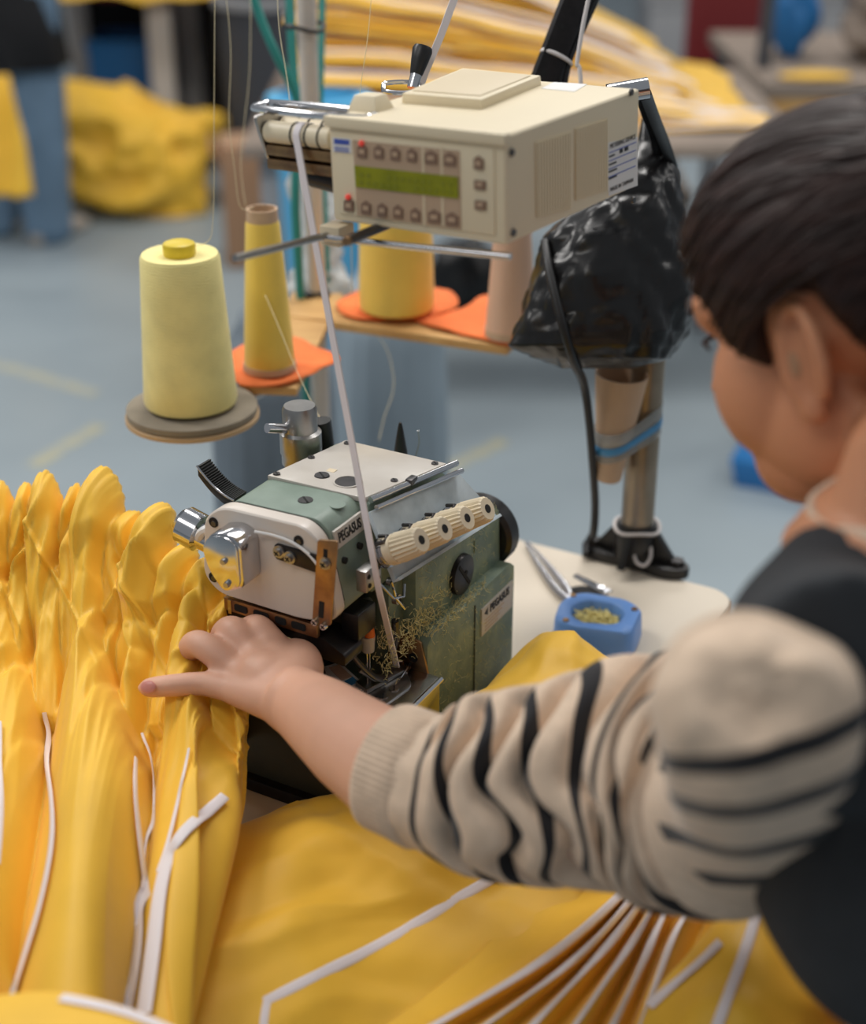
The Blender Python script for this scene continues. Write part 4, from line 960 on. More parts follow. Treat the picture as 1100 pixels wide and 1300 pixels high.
garment = gm.build('gathered_garment', M['yellow'], angle=0, solid=.0012); tag(garment, 'gathered yellow garment with white piping piled left of the overlock machine', 'garment')
gt = bvh(gm)
wide = lambda a, b: (lambda f: lerp(a, b, f))
for pix, w in (
  ([(56, 905), (62, 960), (71, 1020), (70, 1080), (56, 1150), (38, 1210), (20, 1268)], wide(.0035, .0110)),
  ([(168, 965), (167, 1010), (172, 1060), (178, 1110), (182, 1160), (178, 1220), (166, 1290)], wide(.0040, .0125)),
  ([(181, 935), (190, 980), (190, 1030), (190, 1080), (186, 1130)], wide(.0022, .0035)),
  ([(244, 952), (236, 990), (224, 1040), (214, 1080), (204, 1110)], wide(.0022, .0036)),
  ([(284, 1014), (262, 1034), (236, 1058), (216, 1092), (205, 1140), (198, 1200), (186, 1290)], wide(.0080, .0115)),
  ([(-2, 920), (0, 980), (-2, 1050), (-6, 1100)], .004)):
    drape_strip(gt, pix, w, .0032).build('piping', M['ribbon'], garment, world=True, angle=60)

# ---- broad panel lying over the table front and under the arm
PC = [
 [(270, 1075, .752), (380, 1030, .755), (470, 1000, .757), (560, 940, .765), (640, 862, .775), (702, 812, .790), (778, 850, .775), (880, 920, .760), (1000, 1000, .755)],
 [(262, 1076, .770), (378, 1022, .784), (470, 1003, .792), (562, 935, .806), (640, 858, .818), (702, 806, .836), (776, 842, .815), (880, 920, .79), (1000, 1000, .78)],
 [(240, 1130, .782), (372, 1075, .802), (480, 1048, .806), (585, 990, .812), (662, 915, .818), (724, 862, .824), (800, 890, .806), (890, 970, .79), (1000, 1050, .78)],
 [(205, 1195, .780), (360, 1145, .796), (490, 1112, .796), (610, 1070, .796), (690, 1010, .798), (760, 960, .80), (830, 990, .79), (900, 1050, .78), (1000, 1100, .77)],
 [(165, 1260, .776), (345, 1215, .784), (495, 1185, .780), (620, 1150, .778), (710, 1110, .780), (790, 1080, .78), (850, 1100, .77), (910, 1140, .76), (1000, 1170, .75)],
 [(120, 1345, .770), (320, 1310, .766), (490, 1285, .762), (625, 1255, .760), (720, 1230, .760), (800, 1200, .75), (860, 1200, .74), (920, 1220, .73), (1000, 1240, .72)],
 [(90, 1440, .750), (310, 1420, .745), (490, 1400, .74), (625, 1370, .735), (720, 1340, .73), (800, 1310, .72), (860, 1300, .70), (920, 1300, .69), (1000, 1310, .68)],
]
g = surf([[Z(*p) for p in r] for r in PC], 14, 16); N = normals(g)
for i in range(len(g)):
    for k in range(len(g[0])):
        u = k/14; v = i/16
        a = .006*noise.noise(V((u*.8, v*1.2, 2))) + .004*(1 - min(1, abs(noise.noise(V((u*.7 - v*.5, v*.5 + u*.25, 8))))*5)) + .002*noise.noise(V((u*2.5, v*2.5, 4)))
        g[i][k] = g[i][k] + N[i][k]*a*min(1, v)
pm = MB().grid(g); panel_o = pm.build('spread_cloth', M['yellow'], angle=0, solid=.0012)
tag(panel_o, 'broad smooth yellow cloth panel spread under the forearm with one white stripe', 'cloth')
ptree = bvh(pm)
drape_strip(ptree, [(648, 1102), (600, 1130), (540, 1166), (470, 1206), (400, 1240), (345, 1268), (338, 1272)], .0078).build('piping', M['ribbon'], panel_o, world=True, angle=60)
drape_strip(ptree, [(341, 1266), (337, 1285), (334, 1310), (330, 1340)], .0060).build('piping', M['ribbon'], panel_o, world=True, angle=60)

# ---- bunched panels with many piped edges in front of the operator
BL = [ # ridge lines from the operator's waist to the lower left: three points each
 [(690, 1110), (600, 1215), (450, 1330)], [(808, 1118), (692, 1220), (525, 1318)], [(818, 1122), (728, 1222), (590, 1322)], [(826, 1126), (764, 1212), (655, 1325)],
 [(838, 1130), (795, 1210), (712, 1330)], [(856, 1138), (822, 1208), (762, 1335)], [(884, 1146), (850, 1200), (800, 1340)], [(925, 1150), (900, 1215), (865, 1360)]]
Bz = [.775, .800, .806, .812, .818, .812, .812, .80]
rows = []
for i, l in enumerate(BL):
    pts = catmull([Z(*l[0], Bz[i] - .004), Z(*l[1], Bz[i]), Z(*l[2], Bz[i] - .014)], 14)
    rows.append(pts)
    if i < len(BL)-1: # valley between this ridge and the next
        l2 = BL[i+1]; dz = .020 if i else .006
        vy = [((l[j][0]*.45 + l2[j][0]*.55), (l[j][1] + l2[j][1])/2 + 3) for j in range(3)]
        zz = (Bz[i] + Bz[i+1])/2 - dz
        rows.append(catmull([Z(*vy[0], zz - .006), Z(*vy[1], zz), Z(*vy[2], zz - .012)], 14))
rows = [[p for p in r] for r in rows]
gb_ = []
nr = len(rows[0]); colsB = [catmull([rows[i][k] for i in range(len(rows))], 7) for k in range(nr)]
gb_ = [[colsB[k][i] for k in range(nr)] for i in range(len(colsB[0]))]
bm_ = MB().grid(gb_); bunch = bm_.build('bunched_cloth', M['yellow'], angle=0, solid=.0012)
tag(bunch, 'bunched yellow cloth with many parallel white piped edges below the elbow', 'cloth')
btree = bvh(bm_)
for i in range(1, 7):
    l = BL[i]; drape_strip(btree, [l[0], l[1], l[2]], (.0058, .0044, .0052, .0046, .0050, .0044)[i-1]).build('piping', M['ribbon'], bunch, world=True, angle=60)

# ---- corner of a piped panel on the operator's lap
CC = [
 [(800, 1330, .80), (850, 1232, .812), (905, 1180, .828), (958, 1128, .842), (985, 1140, .835)],
 [(850, 1345, .812), (885, 1262, .828), (925, 1205, .84), (970, 1150, .85), (1005, 1172, .838)],
 [(915, 1355, .815), (935, 1290, .83), (965, 1240, .838), (1005, 1200, .84), (1030, 1222, .832)],
 [(985, 1365, .81), (1000, 1315, .82), (1020, 1280, .825), (1045, 1262, .826), (1056, 1276, .82)],
 [(1070, 1380, .79), (1082, 1345, .79), (1092, 1320, .79), (1096, 1306, .79), (1100, 1308, .785)]]
g = surf([[Z(*p) for p in r] for r in CC], 10, 10); N = normals(g)
for i in range(len(g)):
    for k in range(len(g[0])): g[i][k] += N[i][k]*(.005*noise.noise(V((k*.12, i*.1, 6))))
cm_ = MB().grid(g); corner = cm_.build('piped_cloth', M['yellow'], angle=0, solid=.0012)
tag(corner, 'pointed corner of a yellow panel with two white stripes on the lap', 'cloth')
ctree = bvh(cm_)
for pix, w in (([(916, 1196), (890, 1222), (850, 1256), (812, 1290), (796, 1310)], .0085), ([(966, 1140), (955, 1180), (942, 1220), (925, 1265), (908, 1310)], .0068)):
    drape_strip(ctree, pix, w).build('piping', M['ribbon'], corner, world=True, angle=60)

# ---- near edge of cloth at the lower left
EE = [[(-120, 1290, .86), (0, 1272, .865), (70, 1268, .868), (140, 1282, .868), (215, 1308, .865), (300, 1350, .86)],
      [(-120, 1284, .87), (0, 1266, .875), (72, 1262, .878), (142, 1276, .878), (220, 1304, .874), (310, 1350, .868)],
      [(-120, 1340, .872), (0, 1330, .878), (80, 1330, .88), (160, 1345, .88), (240, 1370, .875), (330, 1400, .866)],
      [(-120, 1430, .85), (0, 1430, .855), (90, 1430, .858), (170, 1440, .856), (260, 1450, .85), (340, 1470, .845)]]
em_ = MB().grid(surf([[Z(*p) for p in r] for r in EE], 8, 8)); edge = em_.build('yellow_hem', M['yellow'], angle=0, solid=.0012)
tag(edge, 'folded yellow hem with a white stripe crossing in front of the gathered garment', 'cloth')
drape_strip(bvh(em_), [(78, 1268), (120, 1276), (165, 1288), (205, 1304), (240, 1322)], .0075, n=6).build('piping', M['ribbon'], edge, world=True, angle=60)
# ================================================================ the operator
def ball_M(f, l, u): return Matrix((f, l, u)).transposed()
az = radians(-45); pt = radians(26)
f0 = V((sin(az), cos(az), 0)); HF = f0*cos(pt) - V((0, 0, sin(pt))); HU = V((0, 0, cos(pt))) + f0*sin(pt); HL = V((0, 0, 1)).cross(f0)
HC = V((.238, .822, 1.226)); HR = ball_M(HF, HL, HU)
def hp_(f, l, u): return HC + HF*f + HL*l + HU*u
person = thing('person', 'seated person in a charcoal vest and striped beige sweater feeding cloth into the machine', 'person', (.46, .50, 0))
NECK = V((.232, .700, 1.150)); TF = V((-.866, .5, 0)); TL = V((-.5, -.866, 0))
bd = MB()
def rb(c, r): bd.ball(hp_(*c), r, 28, HR)
rb((-.012, 0, .020), (.094, .074, .076)); rb((.022, 0, -.030), (.064, .062, .080)); rb((.048, 0, -.082), (.034, .036, .034)); rb((.058, 0, -.098), (.020, .022, .018))
for s_ in (-1, 1): rb((.040, s_*.037, -.036), (.036, .030, .044)); rb((.010, s_*.050, -.060), (.040, .016, .034)); rb((.032, s_*.034, -.078), (.034, .024, .030))
rb((.066, 0, .018), (.022, .048, .026))
bd.tube([hp_(.080, 0, .004), hp_(.090, 0, -.014), hp_(.100, 0, -.034), hp_(.094, 0, -.042)], [.007, .008, .0115, .008], 14)
for s_ in (-1, 1): rb((.088, s_*.010, -.038), (.009, .008, .007))
rb((.080, 0, -.062), (.012, .022, .007)); rb((.078, 0, -.071), (.012, .020, .007))
bd.tube([hp_(-.028, 0, -.030), hp_(-.036, 0, -.080), NECK + V((.024, -.012, .03)), NECK + V((.02, -.02, -.06))], [.052, .046, .047, .062], 28)
for s_ in (-1, 1): # ears: rim, concha wall and lobe
    er = []
    for k in range(15):
        a = radians(-60 + k*20.5); er.append(hp_(-.014 - .017*cos(a)*(1 if cos(a) > 0 else .75), s_*(.071 + .010*max(0, cos(a)) + .005), -.018 + .029*sin(a) + .004*cos(a)))
    bd.tube(er, [.0042]*13 + [.004, .003], 10); rb((-.012, s_*.072, -.018), (.016, .0045, .026)); rb((-.008, s_*.073, -.046), (.009, .006, .010))
    bd.tube([hp_(-.004, s_*.074, -.010), hp_(.000, s_*.076, -.024), hp_(-.004, s_*.075, -.036)], .0042, 8)
# trunk and hips (under the clothes)
SH_L = D(1000, 872, .672); SH_R = NECK*2 - SH_L; SH_R.z = SH_L.z
HIP = NECK - TF*.25; HIP.z = .60
bd.tube([NECK, NECK.lerp(HIP, .2) - V((0, 0, .02)), NECK.lerp(HIP, .5), NECK.lerp(HIP, .8), HIP], [.05, .095, .105, .105, .11], 28)
bd.tube([SH_L + V((0, 0, -.01)), NECK - V((0, 0, .03)), SH_R + V((0, 0, -.01))], [.026, .046, .026], 20)
# left arm and hand
def P(*q): return D(*q)
ELB = P(945, 1022, .850); WR = P(386, 896, 1.080)
bd.tube([SH_L, SH_L.lerp(ELB, .5), ELB], [.026, .034, .038], 20)
bd.tube([ELB, P(760, 1010, .905), P(600, 1000, .940), P(506, 984, .962), P(447, 942, 1.012), P(409, 912, 1.052), WR, P(366, 884, 1.092)], [.040, .044, .042, .0375, .0335, .0295, .0265, .025], 24)
K = {2: P(344, 816, 1.140), 3: P(318, 828, 1.136), 4: P(298, 850, 1.126), 5: P(294, 875, 1.112)}
for k_, r_ in ((2, .0125), (3, .0125), (4, .0120), (5, .0112)):
    w_ = WR.lerp(K[k_], .12) ; bd.tube([w_, WR.lerp(K[k_], .5), K[k_]], [.021, .0165, r_], 18)
bd.ball((K[2]+K[5]+WR)/3, .021, 18); bd.ball((K[3]+K[4]+WR)/3, .020, 18)
fing = [ [K[5], P(258, 868, 1.118), P(222, 870, 1.118), P(188, 873, 1.120), P(181, 873, 1.121)],
         [K[4], P(268, 826, 1.128), P(250, 817, 1.136), P(241, 825, 1.150), P(242, 838, 1.166)],
         [K[3], P(298, 801, 1.140), P(286, 803, 1.152), P(281, 815, 1.170), P(282, 826, 1.18)],
         [K[2], P(328, 798, 1.146), P(314, 801, 1.165), P(307, 811, 1.185), P(306, 822, 1.195)] ]
frad = [[.0105, .0092, .0088, .0076, .0045], [.0118, .0112, .0108, .0096, .006], [.0120, .0114, .0108, .0094, .006], [.0120, .0112, .0104, .0090, .006]]
for f_, r_ in zip(fing, frad): bd.tube(catmull(f_, 4), catmull(r_, 4), 16); bd.ball(f_[-1], r_[-1], 12)
bd.tube(catmull([WR.lerp(K[2], .25), P(382, 846, 1.118), P(377, 832, 1.142), P(358, 832, 1.165), P(340, 838, 1.175)], 4), catmull([.018, .0175, .0135, .0115, .008], 4), 16)
# right arm reaches the cloth on the far side
ELR = V((.400, .860, .920)); WRR = V((.215, .905, .880))
bd.tube([SH_R, SH_R.lerp(ELR, .5), ELR], [.046, .042, .038], 18); bd.tube([ELR, ELR.lerp(WRR, .5), WRR], [.040, .037, .026], 18)
fdR = (WRR - ELR).normalized(); sdR = V((fdR.y, -fdR.x, 0)).normalized()
for k_ in range(4):
    kk = WRR + fdR*.082 + sdR*(.011*(k_-1.5)*1.6); bd.tube([WRR + sdR*(.006*(k_-1.5)), kk], [.016, .0112], 14)
    L_ = (.062, .072, .068, .054)[k_]; bd.tube(catmull([kk, kk + fdR*L_*.5 + V((0, 0, -.008)), kk + fdR*L_*.85 + V((0, 0, -.026))], 4), [.0100]*6 + [.0092, .0084, .007], 12)
bd.tube(catmull([WRR + fdR*.02 - sdR*.016, WRR + fdR*.05 - sdR*.040 + V((0, 0, -.008)), WRR + fdR*.085 - sdR*.044 + V((0, 0, -.016))], 4), [.015, .0145, .014, .013, .012, .011, .0105, .0095, .008], 12)
bodym = remesh(bd, .0024, 7, .5)
# shade and yellow bounce on the head painted in as darker orange skin
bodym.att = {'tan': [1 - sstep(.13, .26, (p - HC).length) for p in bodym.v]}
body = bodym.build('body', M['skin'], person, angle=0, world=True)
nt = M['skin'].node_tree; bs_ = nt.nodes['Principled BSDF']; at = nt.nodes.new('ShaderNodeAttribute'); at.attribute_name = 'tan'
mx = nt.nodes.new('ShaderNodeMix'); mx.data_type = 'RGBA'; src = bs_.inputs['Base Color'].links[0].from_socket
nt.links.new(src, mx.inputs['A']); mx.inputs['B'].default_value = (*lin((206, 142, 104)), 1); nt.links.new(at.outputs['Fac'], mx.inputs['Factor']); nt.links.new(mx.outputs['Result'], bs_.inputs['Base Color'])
# nail, eyes, lashes, ear hollow
nl = MB(); q0, q1 = P(181, 872.5, 1.111), P(195, 871.5, 1.109)
nax = (q1-q0).normalized(); nup = (CAM-q0).normalized(); nup = (nup - nax*nup.dot(nax)).normalized(); nsd = nax.cross(nup)
nl.ball(q0.lerp(q1, .5), (.0062, .0050, .0016), 14, ball_M(nax, nsd, nup)); nl.build('fingernail', M['nail'], person, world=True)
for s_ in (-1, 1):
    e_ = MB().ball(hp_(.058, s_*.027, -.004), .0120, 18, HR).build('eyeball', M['paper'], person, world=True); MB().ball(hp_(.0672, s_*.028, -.006), (.004, .006, .006), 14, HR).build('iris', M['hair'], e_, world=True)
    b = MB(); b.tube([hp_(.076, s_*.020, .0005), hp_(.080, s_*.030, .001), hp_(.076, s_*.040, .0), hp_(.069, s_*.046, -.004)], [.001, .0016, .0016, .001], 8); b.build('eyelashes', M['hair'], person, world=True)
    b = MB(); b.tube([hp_(.084, s_*.014, .020), hp_(.083, s_*.032, .025), hp_(.072, s_*.050, .020)], [.002, .003, .0015], 8); b.build('eyebrow', M['hair'], person, world=True)
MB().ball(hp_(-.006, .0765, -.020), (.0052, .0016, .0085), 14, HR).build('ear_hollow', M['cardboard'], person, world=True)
# hair in head axes, so its grain follows the combing direction
hr = bpy.data.objects.new('hair', None)
def hairline(f): # lowest hair height for a forward position
    T = ((-.12, -.085), (-.075, -.070), (-.045, -.032), (-.032, .014), (-.012, .020), (.004, .010), (.020, -.024), (.036, .006), (.056, .040), (.078, .066), (.12, .074))
    for (a, b), (c, d) in zip(T, T[1:]):
        if a <= f <= c: return lerp(b, d, (f-a)/(c-a))
    return T[0][1] if f < 0 else T[-1][1]
hm = MB(); rows = []; NA = 140; NE = 60
def cran(a, el, grow): # point of the enlarged skull in head axes
    return V((-.014 + (.098+grow)*cos(el)*cos(a), (.078+grow)*cos(el)*sin(a), .020 + (.079+grow)*sin(el)))
for i in range(NE+1):
    row = []
    for k in range(NA):
        a = 2*pi*k/NA; lo = pi/2
        while lo > -1.35:
            p = cran(a, lo, 0)
            if p.z < hairline(p.x): break
            lo -= .01
        t_ = i/NE; el = lerp(pi/2, lo, t_)
        thick = .011*(1 - .85*sstep(.82, 1, t_)) - .004*sstep(.97, 1, t_)
        p = cran(a, el, thick)
        p += (p - V((-.014, 0, .020))).normalized()*(.0026*noise.noise(V((p.x*9 + 3, p.y*70, p.z*70))) + .0014*noise.noise(V((p.x*16, p.y*160, p.z*160))))
        row.append(p)
    rows.append(row)
hm.grid(rows, True)
bun = MB().ball((0, 0, 0), (.045, .042, .045), 28)
for p in bun.v:
    q = p.copy(); p += p.normalized()*.003*noise.noise(V((q.x*60, q.y*60 + q.z*90, q.z*20)))
hm.add([p + V((-.128, 0, .018)) for p in bun.v], bun.f)
rs2 = random.Random(5) # combed strands from the hairline back to the bun
for k in range(260):
    a0 = rs2.uniform(-2.5, 2.5); lo = pi/2
    while lo > -1.2:
        q = cran(a0, lo, 0)
        if q.z < hairline(q.x) + (.016 if q.x < .014 else .016): break
        lo -= .02
    P0 = cran(a0, lo + .05, .006); P1 = V((-.100, .030*sin(a0)*.6, .022 + rs2.uniform(-.02, .02))); path = []
    c0 = V((-.014, 0, .020)); d0 = (P0 - c0); d1 = (P1 - c0)
    for j in range(15):
        d = d0.lerp(d1, j/14); d.z += .02*sin(pi*j/14); L0 = sqrt((d.x/.098)**2 + (d.y/.078)**2 + (d.z/.079)**2)
        path.append(c0 + V((d.x, d.y, d.z))*(1/L0) * (1 + (.0115 + .0015*rs2.random())/.085))
    hm.tube(path, [.0006 + .0017*sin(pi*min(1, (j+1.5)/15)) for j in range(15)], 5)
hm.v = [HR @ p + HC for p in hm.v]
hair = hm.build('hair', M['hair'], person, angle=0, world=True)
# put the hair mesh into head axes
hmx = Matrix.Translation(HC - V(person.location)) @ HR.to_4x4(); hair.data.transform(hmx.inverted()); hair.matrix_local = hmx
# ---- striped sweater sleeve
knit = mat('beige_knit', (216, 192, 168), .9, var=.06, vscale=90, bump=.35, bscale=420, sheen=.25)
nt = knit.node_tree; bsdf = nt.nodes['Principled BSDF']
at = nt.nodes.new('ShaderNodeAttribute'); at.attribute_name = 'stripe'
mr = nt.nodes.new('ShaderNodeMapRange'); mr.inputs['From Min'].default_value = .92; mr.inputs['From Max'].default_value = 1.08
nt.links.new(at.outputs['Fac'], mr.inputs['Value'])
mx = nt.nodes.new('ShaderNodeMix'); mx.data_type = 'RGBA'; src = bsdf.inputs['Base Color'].links[0].from_socket
mx.inputs['A'].default_value = (*lin((30, 29, 32)), 1); nt.links.new(src, mx.inputs['B']); nt.links.new(mr.outputs[0], mx.inputs['Factor']); nt.links.new(mx.outputs['Result'], bsdf.inputs['Base Color'])
M['knit'] = knit
def sleeve(cl, stripes, folds, nl_=46, nr_=144, seed=1, lo=.10, hi=.60, bands=(), bn=None, bs=.6):
    pts = catmull([c[0] for c in cl], nl_); rad = catmull([c[1] for c in cl], nl_); n_ = len(pts); rings = []; att = []
    a = None; L = [0]
    for i in range(1, n_): L.append(L[-1] + (pts[i]-pts[i-1]).length)
    for i in range(n_):
        d = (pts[min(i+1, n_-1)] - pts[max(i-1, 0)]).normalized()
        if a is None:
            a = (CAM - pts[i]); a = (a - d*a.dot(d)).normalized()
        else: a = (a - d*a.dot(d)).normalized()
        b = d.cross(a); s_ = L[i]/L[-1]; ring = []
        env = sstep(lo, lo+.05, s_)*(1 - sstep(hi, hi+.10, s_))
        for k in range(nr_):
            th = 2*pi*k/nr_; c_, q_ = cos(th), sin(th)
            nz = noise.noise(V((s_*7, c_*1.2 + seed, q_*1.2)))
            ph = s_*15.0 + .55*sin(th + 1.1) + .9*nz + .35*sin(2*th + s_*9)
            fr_ = 1 - abs(sin(pi*ph)); h = (1 - fr_**1.6 - .55)*folds*env
            h += .004*noise.noise(V((s_*5, c_*1.6, q_*1.6 + 4 + seed)))*1.4
            ring.append(pts[i] + (a*c_ + b*q_)*(rad[i] + h))
            se = s_ + env*(.020*sin(th + 1.4) + .042*nz + .010*sin(2*th + s_*20)) ; dm = 9
            for sc, sw_ in stripes: dm = min(dm, abs(se - sc)/sw_)
            if s_ > bs:
                for c__ in bands: dm = min(dm, abs(ring[-1].dot(bn) - c__)/.0050)
            att.append(min(dm, 4))
        rings.append(ring)
    mb = MB().grid(rings, True); mb.f.append(tuple((n_-1)*nr_ + k for k in range(nr_))); mb.att = {'stripe': att}; return mb, pts, rad
CL = [(P(532, 990, .952), .0400), (P(575, 1000, .942), .0475), (P(640, 1000, .930), .0535), (P(720, 994, .918), .0585), (P(800, 986, .905), .0665), (P(875, 994, .882), .0700), (P(935, 1012, .850), .0610), (P(970, 1000, .795), .0545), (P(968, 945, .725), .0500), (P(960, 898, .668), .0450), (P(960, 884, .650), .0385), (P(963, 868, .638), .0260), (P(963, 866, .634), .0080)]
st_ = [(.045, .0065), (.105, .0070), (.165, .0075), (.225, .0085), (.285, .0075), (.345, .0085), (.410, .0070), (.475, .0065), ]
# bands across the upper arm of the sweater: parallel planes around the hanging upper arm
BN = V((.28, -.43, -.86)).normalized(); s0_, p0_, _ = sleeve(CL, [], .016, 40, 150, 1, .03, .46); t0__ = bvh(s0_); bands = []
for q in ((975, 962), (993, 1022), (1012, 1070), (1045, 1104)):
    h = t0__.ray_cast(CAM, ray(*q).normalized())
    if h[0] is not None: bands.append(h[0].dot(BN))
sm_, sp_, sr_ = sleeve(CL, st_, .016, 40, 150, 1, .03, .46, bands, BN, .56)
sv = sm_.build('sleeve', M['knit'], person, angle=0, world=True)
def cuff(p0, p1, r0, r1, ribs, name='cuff'):
    a, b, d = frame_from(p1 - p0); rings = []; n_ = ribs*4
    for f, r in ((0, r0-.004), (0, r0), (.06, r0+.001), (.5, lerp(r0, r1, .5)), (.95, r1), (1.0, r1-.004)):
        rings.append([p0.lerp(p1, f) + (a*cos(2*pi*k/n_) + b*sin(2*pi*k/n_))*(r + .0009*cos(2*pi*k*ribs/n_)) for k in range(n_)])
    mb = MB().grid(rings, True); mb.att = {'stripe': [4.0]*len(mb.v)}; return mb.build(name, M['knit'], person, angle=0, world=True)
cuff(P(494, 972, .968), P(552, 996, .948), .0405, .0430, 64)
CR = [(WRR.lerp(ELR, .12), .040), (WRR.lerp(ELR, .5), .050), (ELR, .056), (ELR.lerp(SH_R, .5), .056), (SH_R, .050)]
sm2, _, _ = sleeve(CR, [(.1, .008), (.2, .008), (.3, .008), (.4, .008), (.55, .008), (.65, .008), (.75, .008)], .008, 30, 96, 5, .05, .45)
sm2.build('sleeve', M['knit'], person, angle=0, world=True); cuff(WRR.lerp(ELR, -.02), WRR.lerp(ELR, .14), .034, .039, 48)
# ---- collar of the sweater
a, b, d = frame_from(V((.12, -.10, -.6)) * -1); rings = []
for f, r in ((0, .066), (.5, .061), (1, .060), (1, .056), (0, .058)):
    c = NECK + V((.026, -.006, -.004)) + d*(f*.030 - .011); rings.append([c + a*cos(2*pi*k/48)*r + b*sin(2*pi*k/48)*r for k in range(48)])
cm = MB().grid(rings, True); cm.att = {'stripe': [4.0]*len(cm.v)}; cm.build('sweater_collar', M['knit'], person, angle=0, world=True)
# ---- vest
vm = MB(); BK = TF*-.055; C1 = NECK.lerp(HIP, .20) + BK*.4; C2 = NECK.lerp(HIP, .45) + BK; C3 = NECK.lerp(HIP, .75) + BK; VR = ball_M(TF, TL, V((0, 0, 1)))
sl_ = D(1080, 888, .668); sr2 = SH_R + TL*.030 + V((0, 0, .004))
vm.tube([sl_, NECK + TL*.075 + V((0, 0, -.048)), NECK + V((.014, -.012, -.048)), NECK - TL*.075 + V((0, 0, -.048)), sr2], [.060, .056, .058, .056, .055], 24)
vm.ball(C1 - V((0, 0, .04)), (.115, .160, .13), 32, VR); vm.ball(C2 - V((0, 0, .03)), (.115, .138, .16), 32, VR); vm.ball(C3 - V((0, 0, .02)), (.120, .140, .18), 32, VR); vm.ball(HIP - V((0, 0, .02)), (.135, .155, .10), 32, VR)
vr = remesh(vm, .006, 14, .5)
for p in vr.v:
    q = p*7; p += (p - C2).normalized()*(.008*noise.noise(q) + .004*noise.noise(q*2.3))
vr.build('vest', M['vest'], person, angle=0, world=True)
# ---- trousers and shoes, seated
tr = MB()
for s_ in (-1, 1):
    h_ = HIP + TL*(s_*.085) - V((0, 0, .05)); kn_ = h_ + TF*.40 + V((0, 0, -.02)); an_ = kn_ + TF*.02 + V((0, 0, -.42)); an_.z = .10
    tr.tube(catmull([h_, h_.lerp(kn_, .5), kn_, kn_.lerp(an_, .5), an_], 4), catmull([.095, .080, .064, .056, .045], 4), 20)
    sh = MB(); rr = []
    for f, w_, hgt in ((-.07, .022, .05), (-.05, .034, .07), (0, .038, .08), (.08, .042, .06), (.14, .040, .045), (.18, .018, .03)):
        c = V((an_.x, an_.y, 0)) + TF*f; rr.append([c + TL*(w_*cos(2*pi*k/16)) + V((0, 0, hgt/2*(1 + sin(2*pi*k/16)))) for k in range(16)])
    sh.loft(rr).build('shoe', M['black'], person, angle=0, world=True)
tr.ball(HIP - V((0, 0, .03)), (.13, .17, .10), 24, VR)
remesh(tr, .009, 8).build('trousers', M['black_cloth'], person, angle=0, world=True)
# ---- stool
stz = HIP.z - .16
so = thing('work_stool', 'round black work stool under the seated person', 'stool', V((HIP.x, HIP.y, 0)))
MB().lathe([(.15, stz-.04), (.16, stz-.03), (.16, stz-.008), (.14, stz)], 32).build('seat', M['black'], so)
for k in range(4):
    a = pi/4 + k*pi/2; MB().cyl((.10*cos(a), .10*sin(a), stz-.04), (.17*cos(a), .17*sin(a), 0), .012, .012, 12).build('leg', M['grey'], so)
MB().tube([V((.145*cos(2*pi*k/32), .145*sin(2*pi*k/32), .17)) for k in range(32)], .007, 8, closed=True).build('foot_ring', M['grey'], so)

# ================================================================ background of the workshop
def blob(c, r, seed, amp=.25, n=64, flat=True, sc=1.0, crease=.5):
    b = MB().ball((0, 0, 0), 1, n); k = sc
    for p in b.v:
        q = p.normalized(); d = 1 + amp*(noise.noise(q*1.6*k + V((seed, 0, 0))) + .6*noise.noise(q*3.1*k + V((0, seed, 0)))) - amp*crease*abs(noise.noise(q*4.2*k + V((0, 0, seed)))) + amp*crease*.4*abs(noise.noise(q*6*k + V((seed, seed, 0))))
        p *= d
    b.v = [V((p.x*r[0], p.y*r[1], p.z*r[2])) + V(c) for p in b.v]
    if flat:
        for p in b.v: p.z = max(p.z, .003 + .004*(p.x + 1))
    return b
# ---- worn tape marks on the floor
def tape(label, a, b, w):
    A, B = Z(*a, 0), Z(*b, 0); d = (B-A).normalized(); n_ = V((-d.y, d.x, 0)); mb = MB()
    mb.hexa([A - n_*w, B - n_*w, B + n_*w, A + n_*w] + [q + V((0, 0, .0012)) for q in (A - n_*w, B - n_*w, B + n_*w, A + n_*w)])
    tag(mb.build('floor_tape', M['tape_floor'], smooth=False), label, 'floor tape')
tape('long worn yellow tape strip stuck on the grey floor left of the thread cones', (-20, 458), (122, 500), .022)
tape('worn yellow tape strip slanting on the floor behind the gathered garment', (40, 592), (128, 540), .022)
tape('short worn yellow tape strip on the floor behind the steel post', (560, 600), (640, 560), .02)

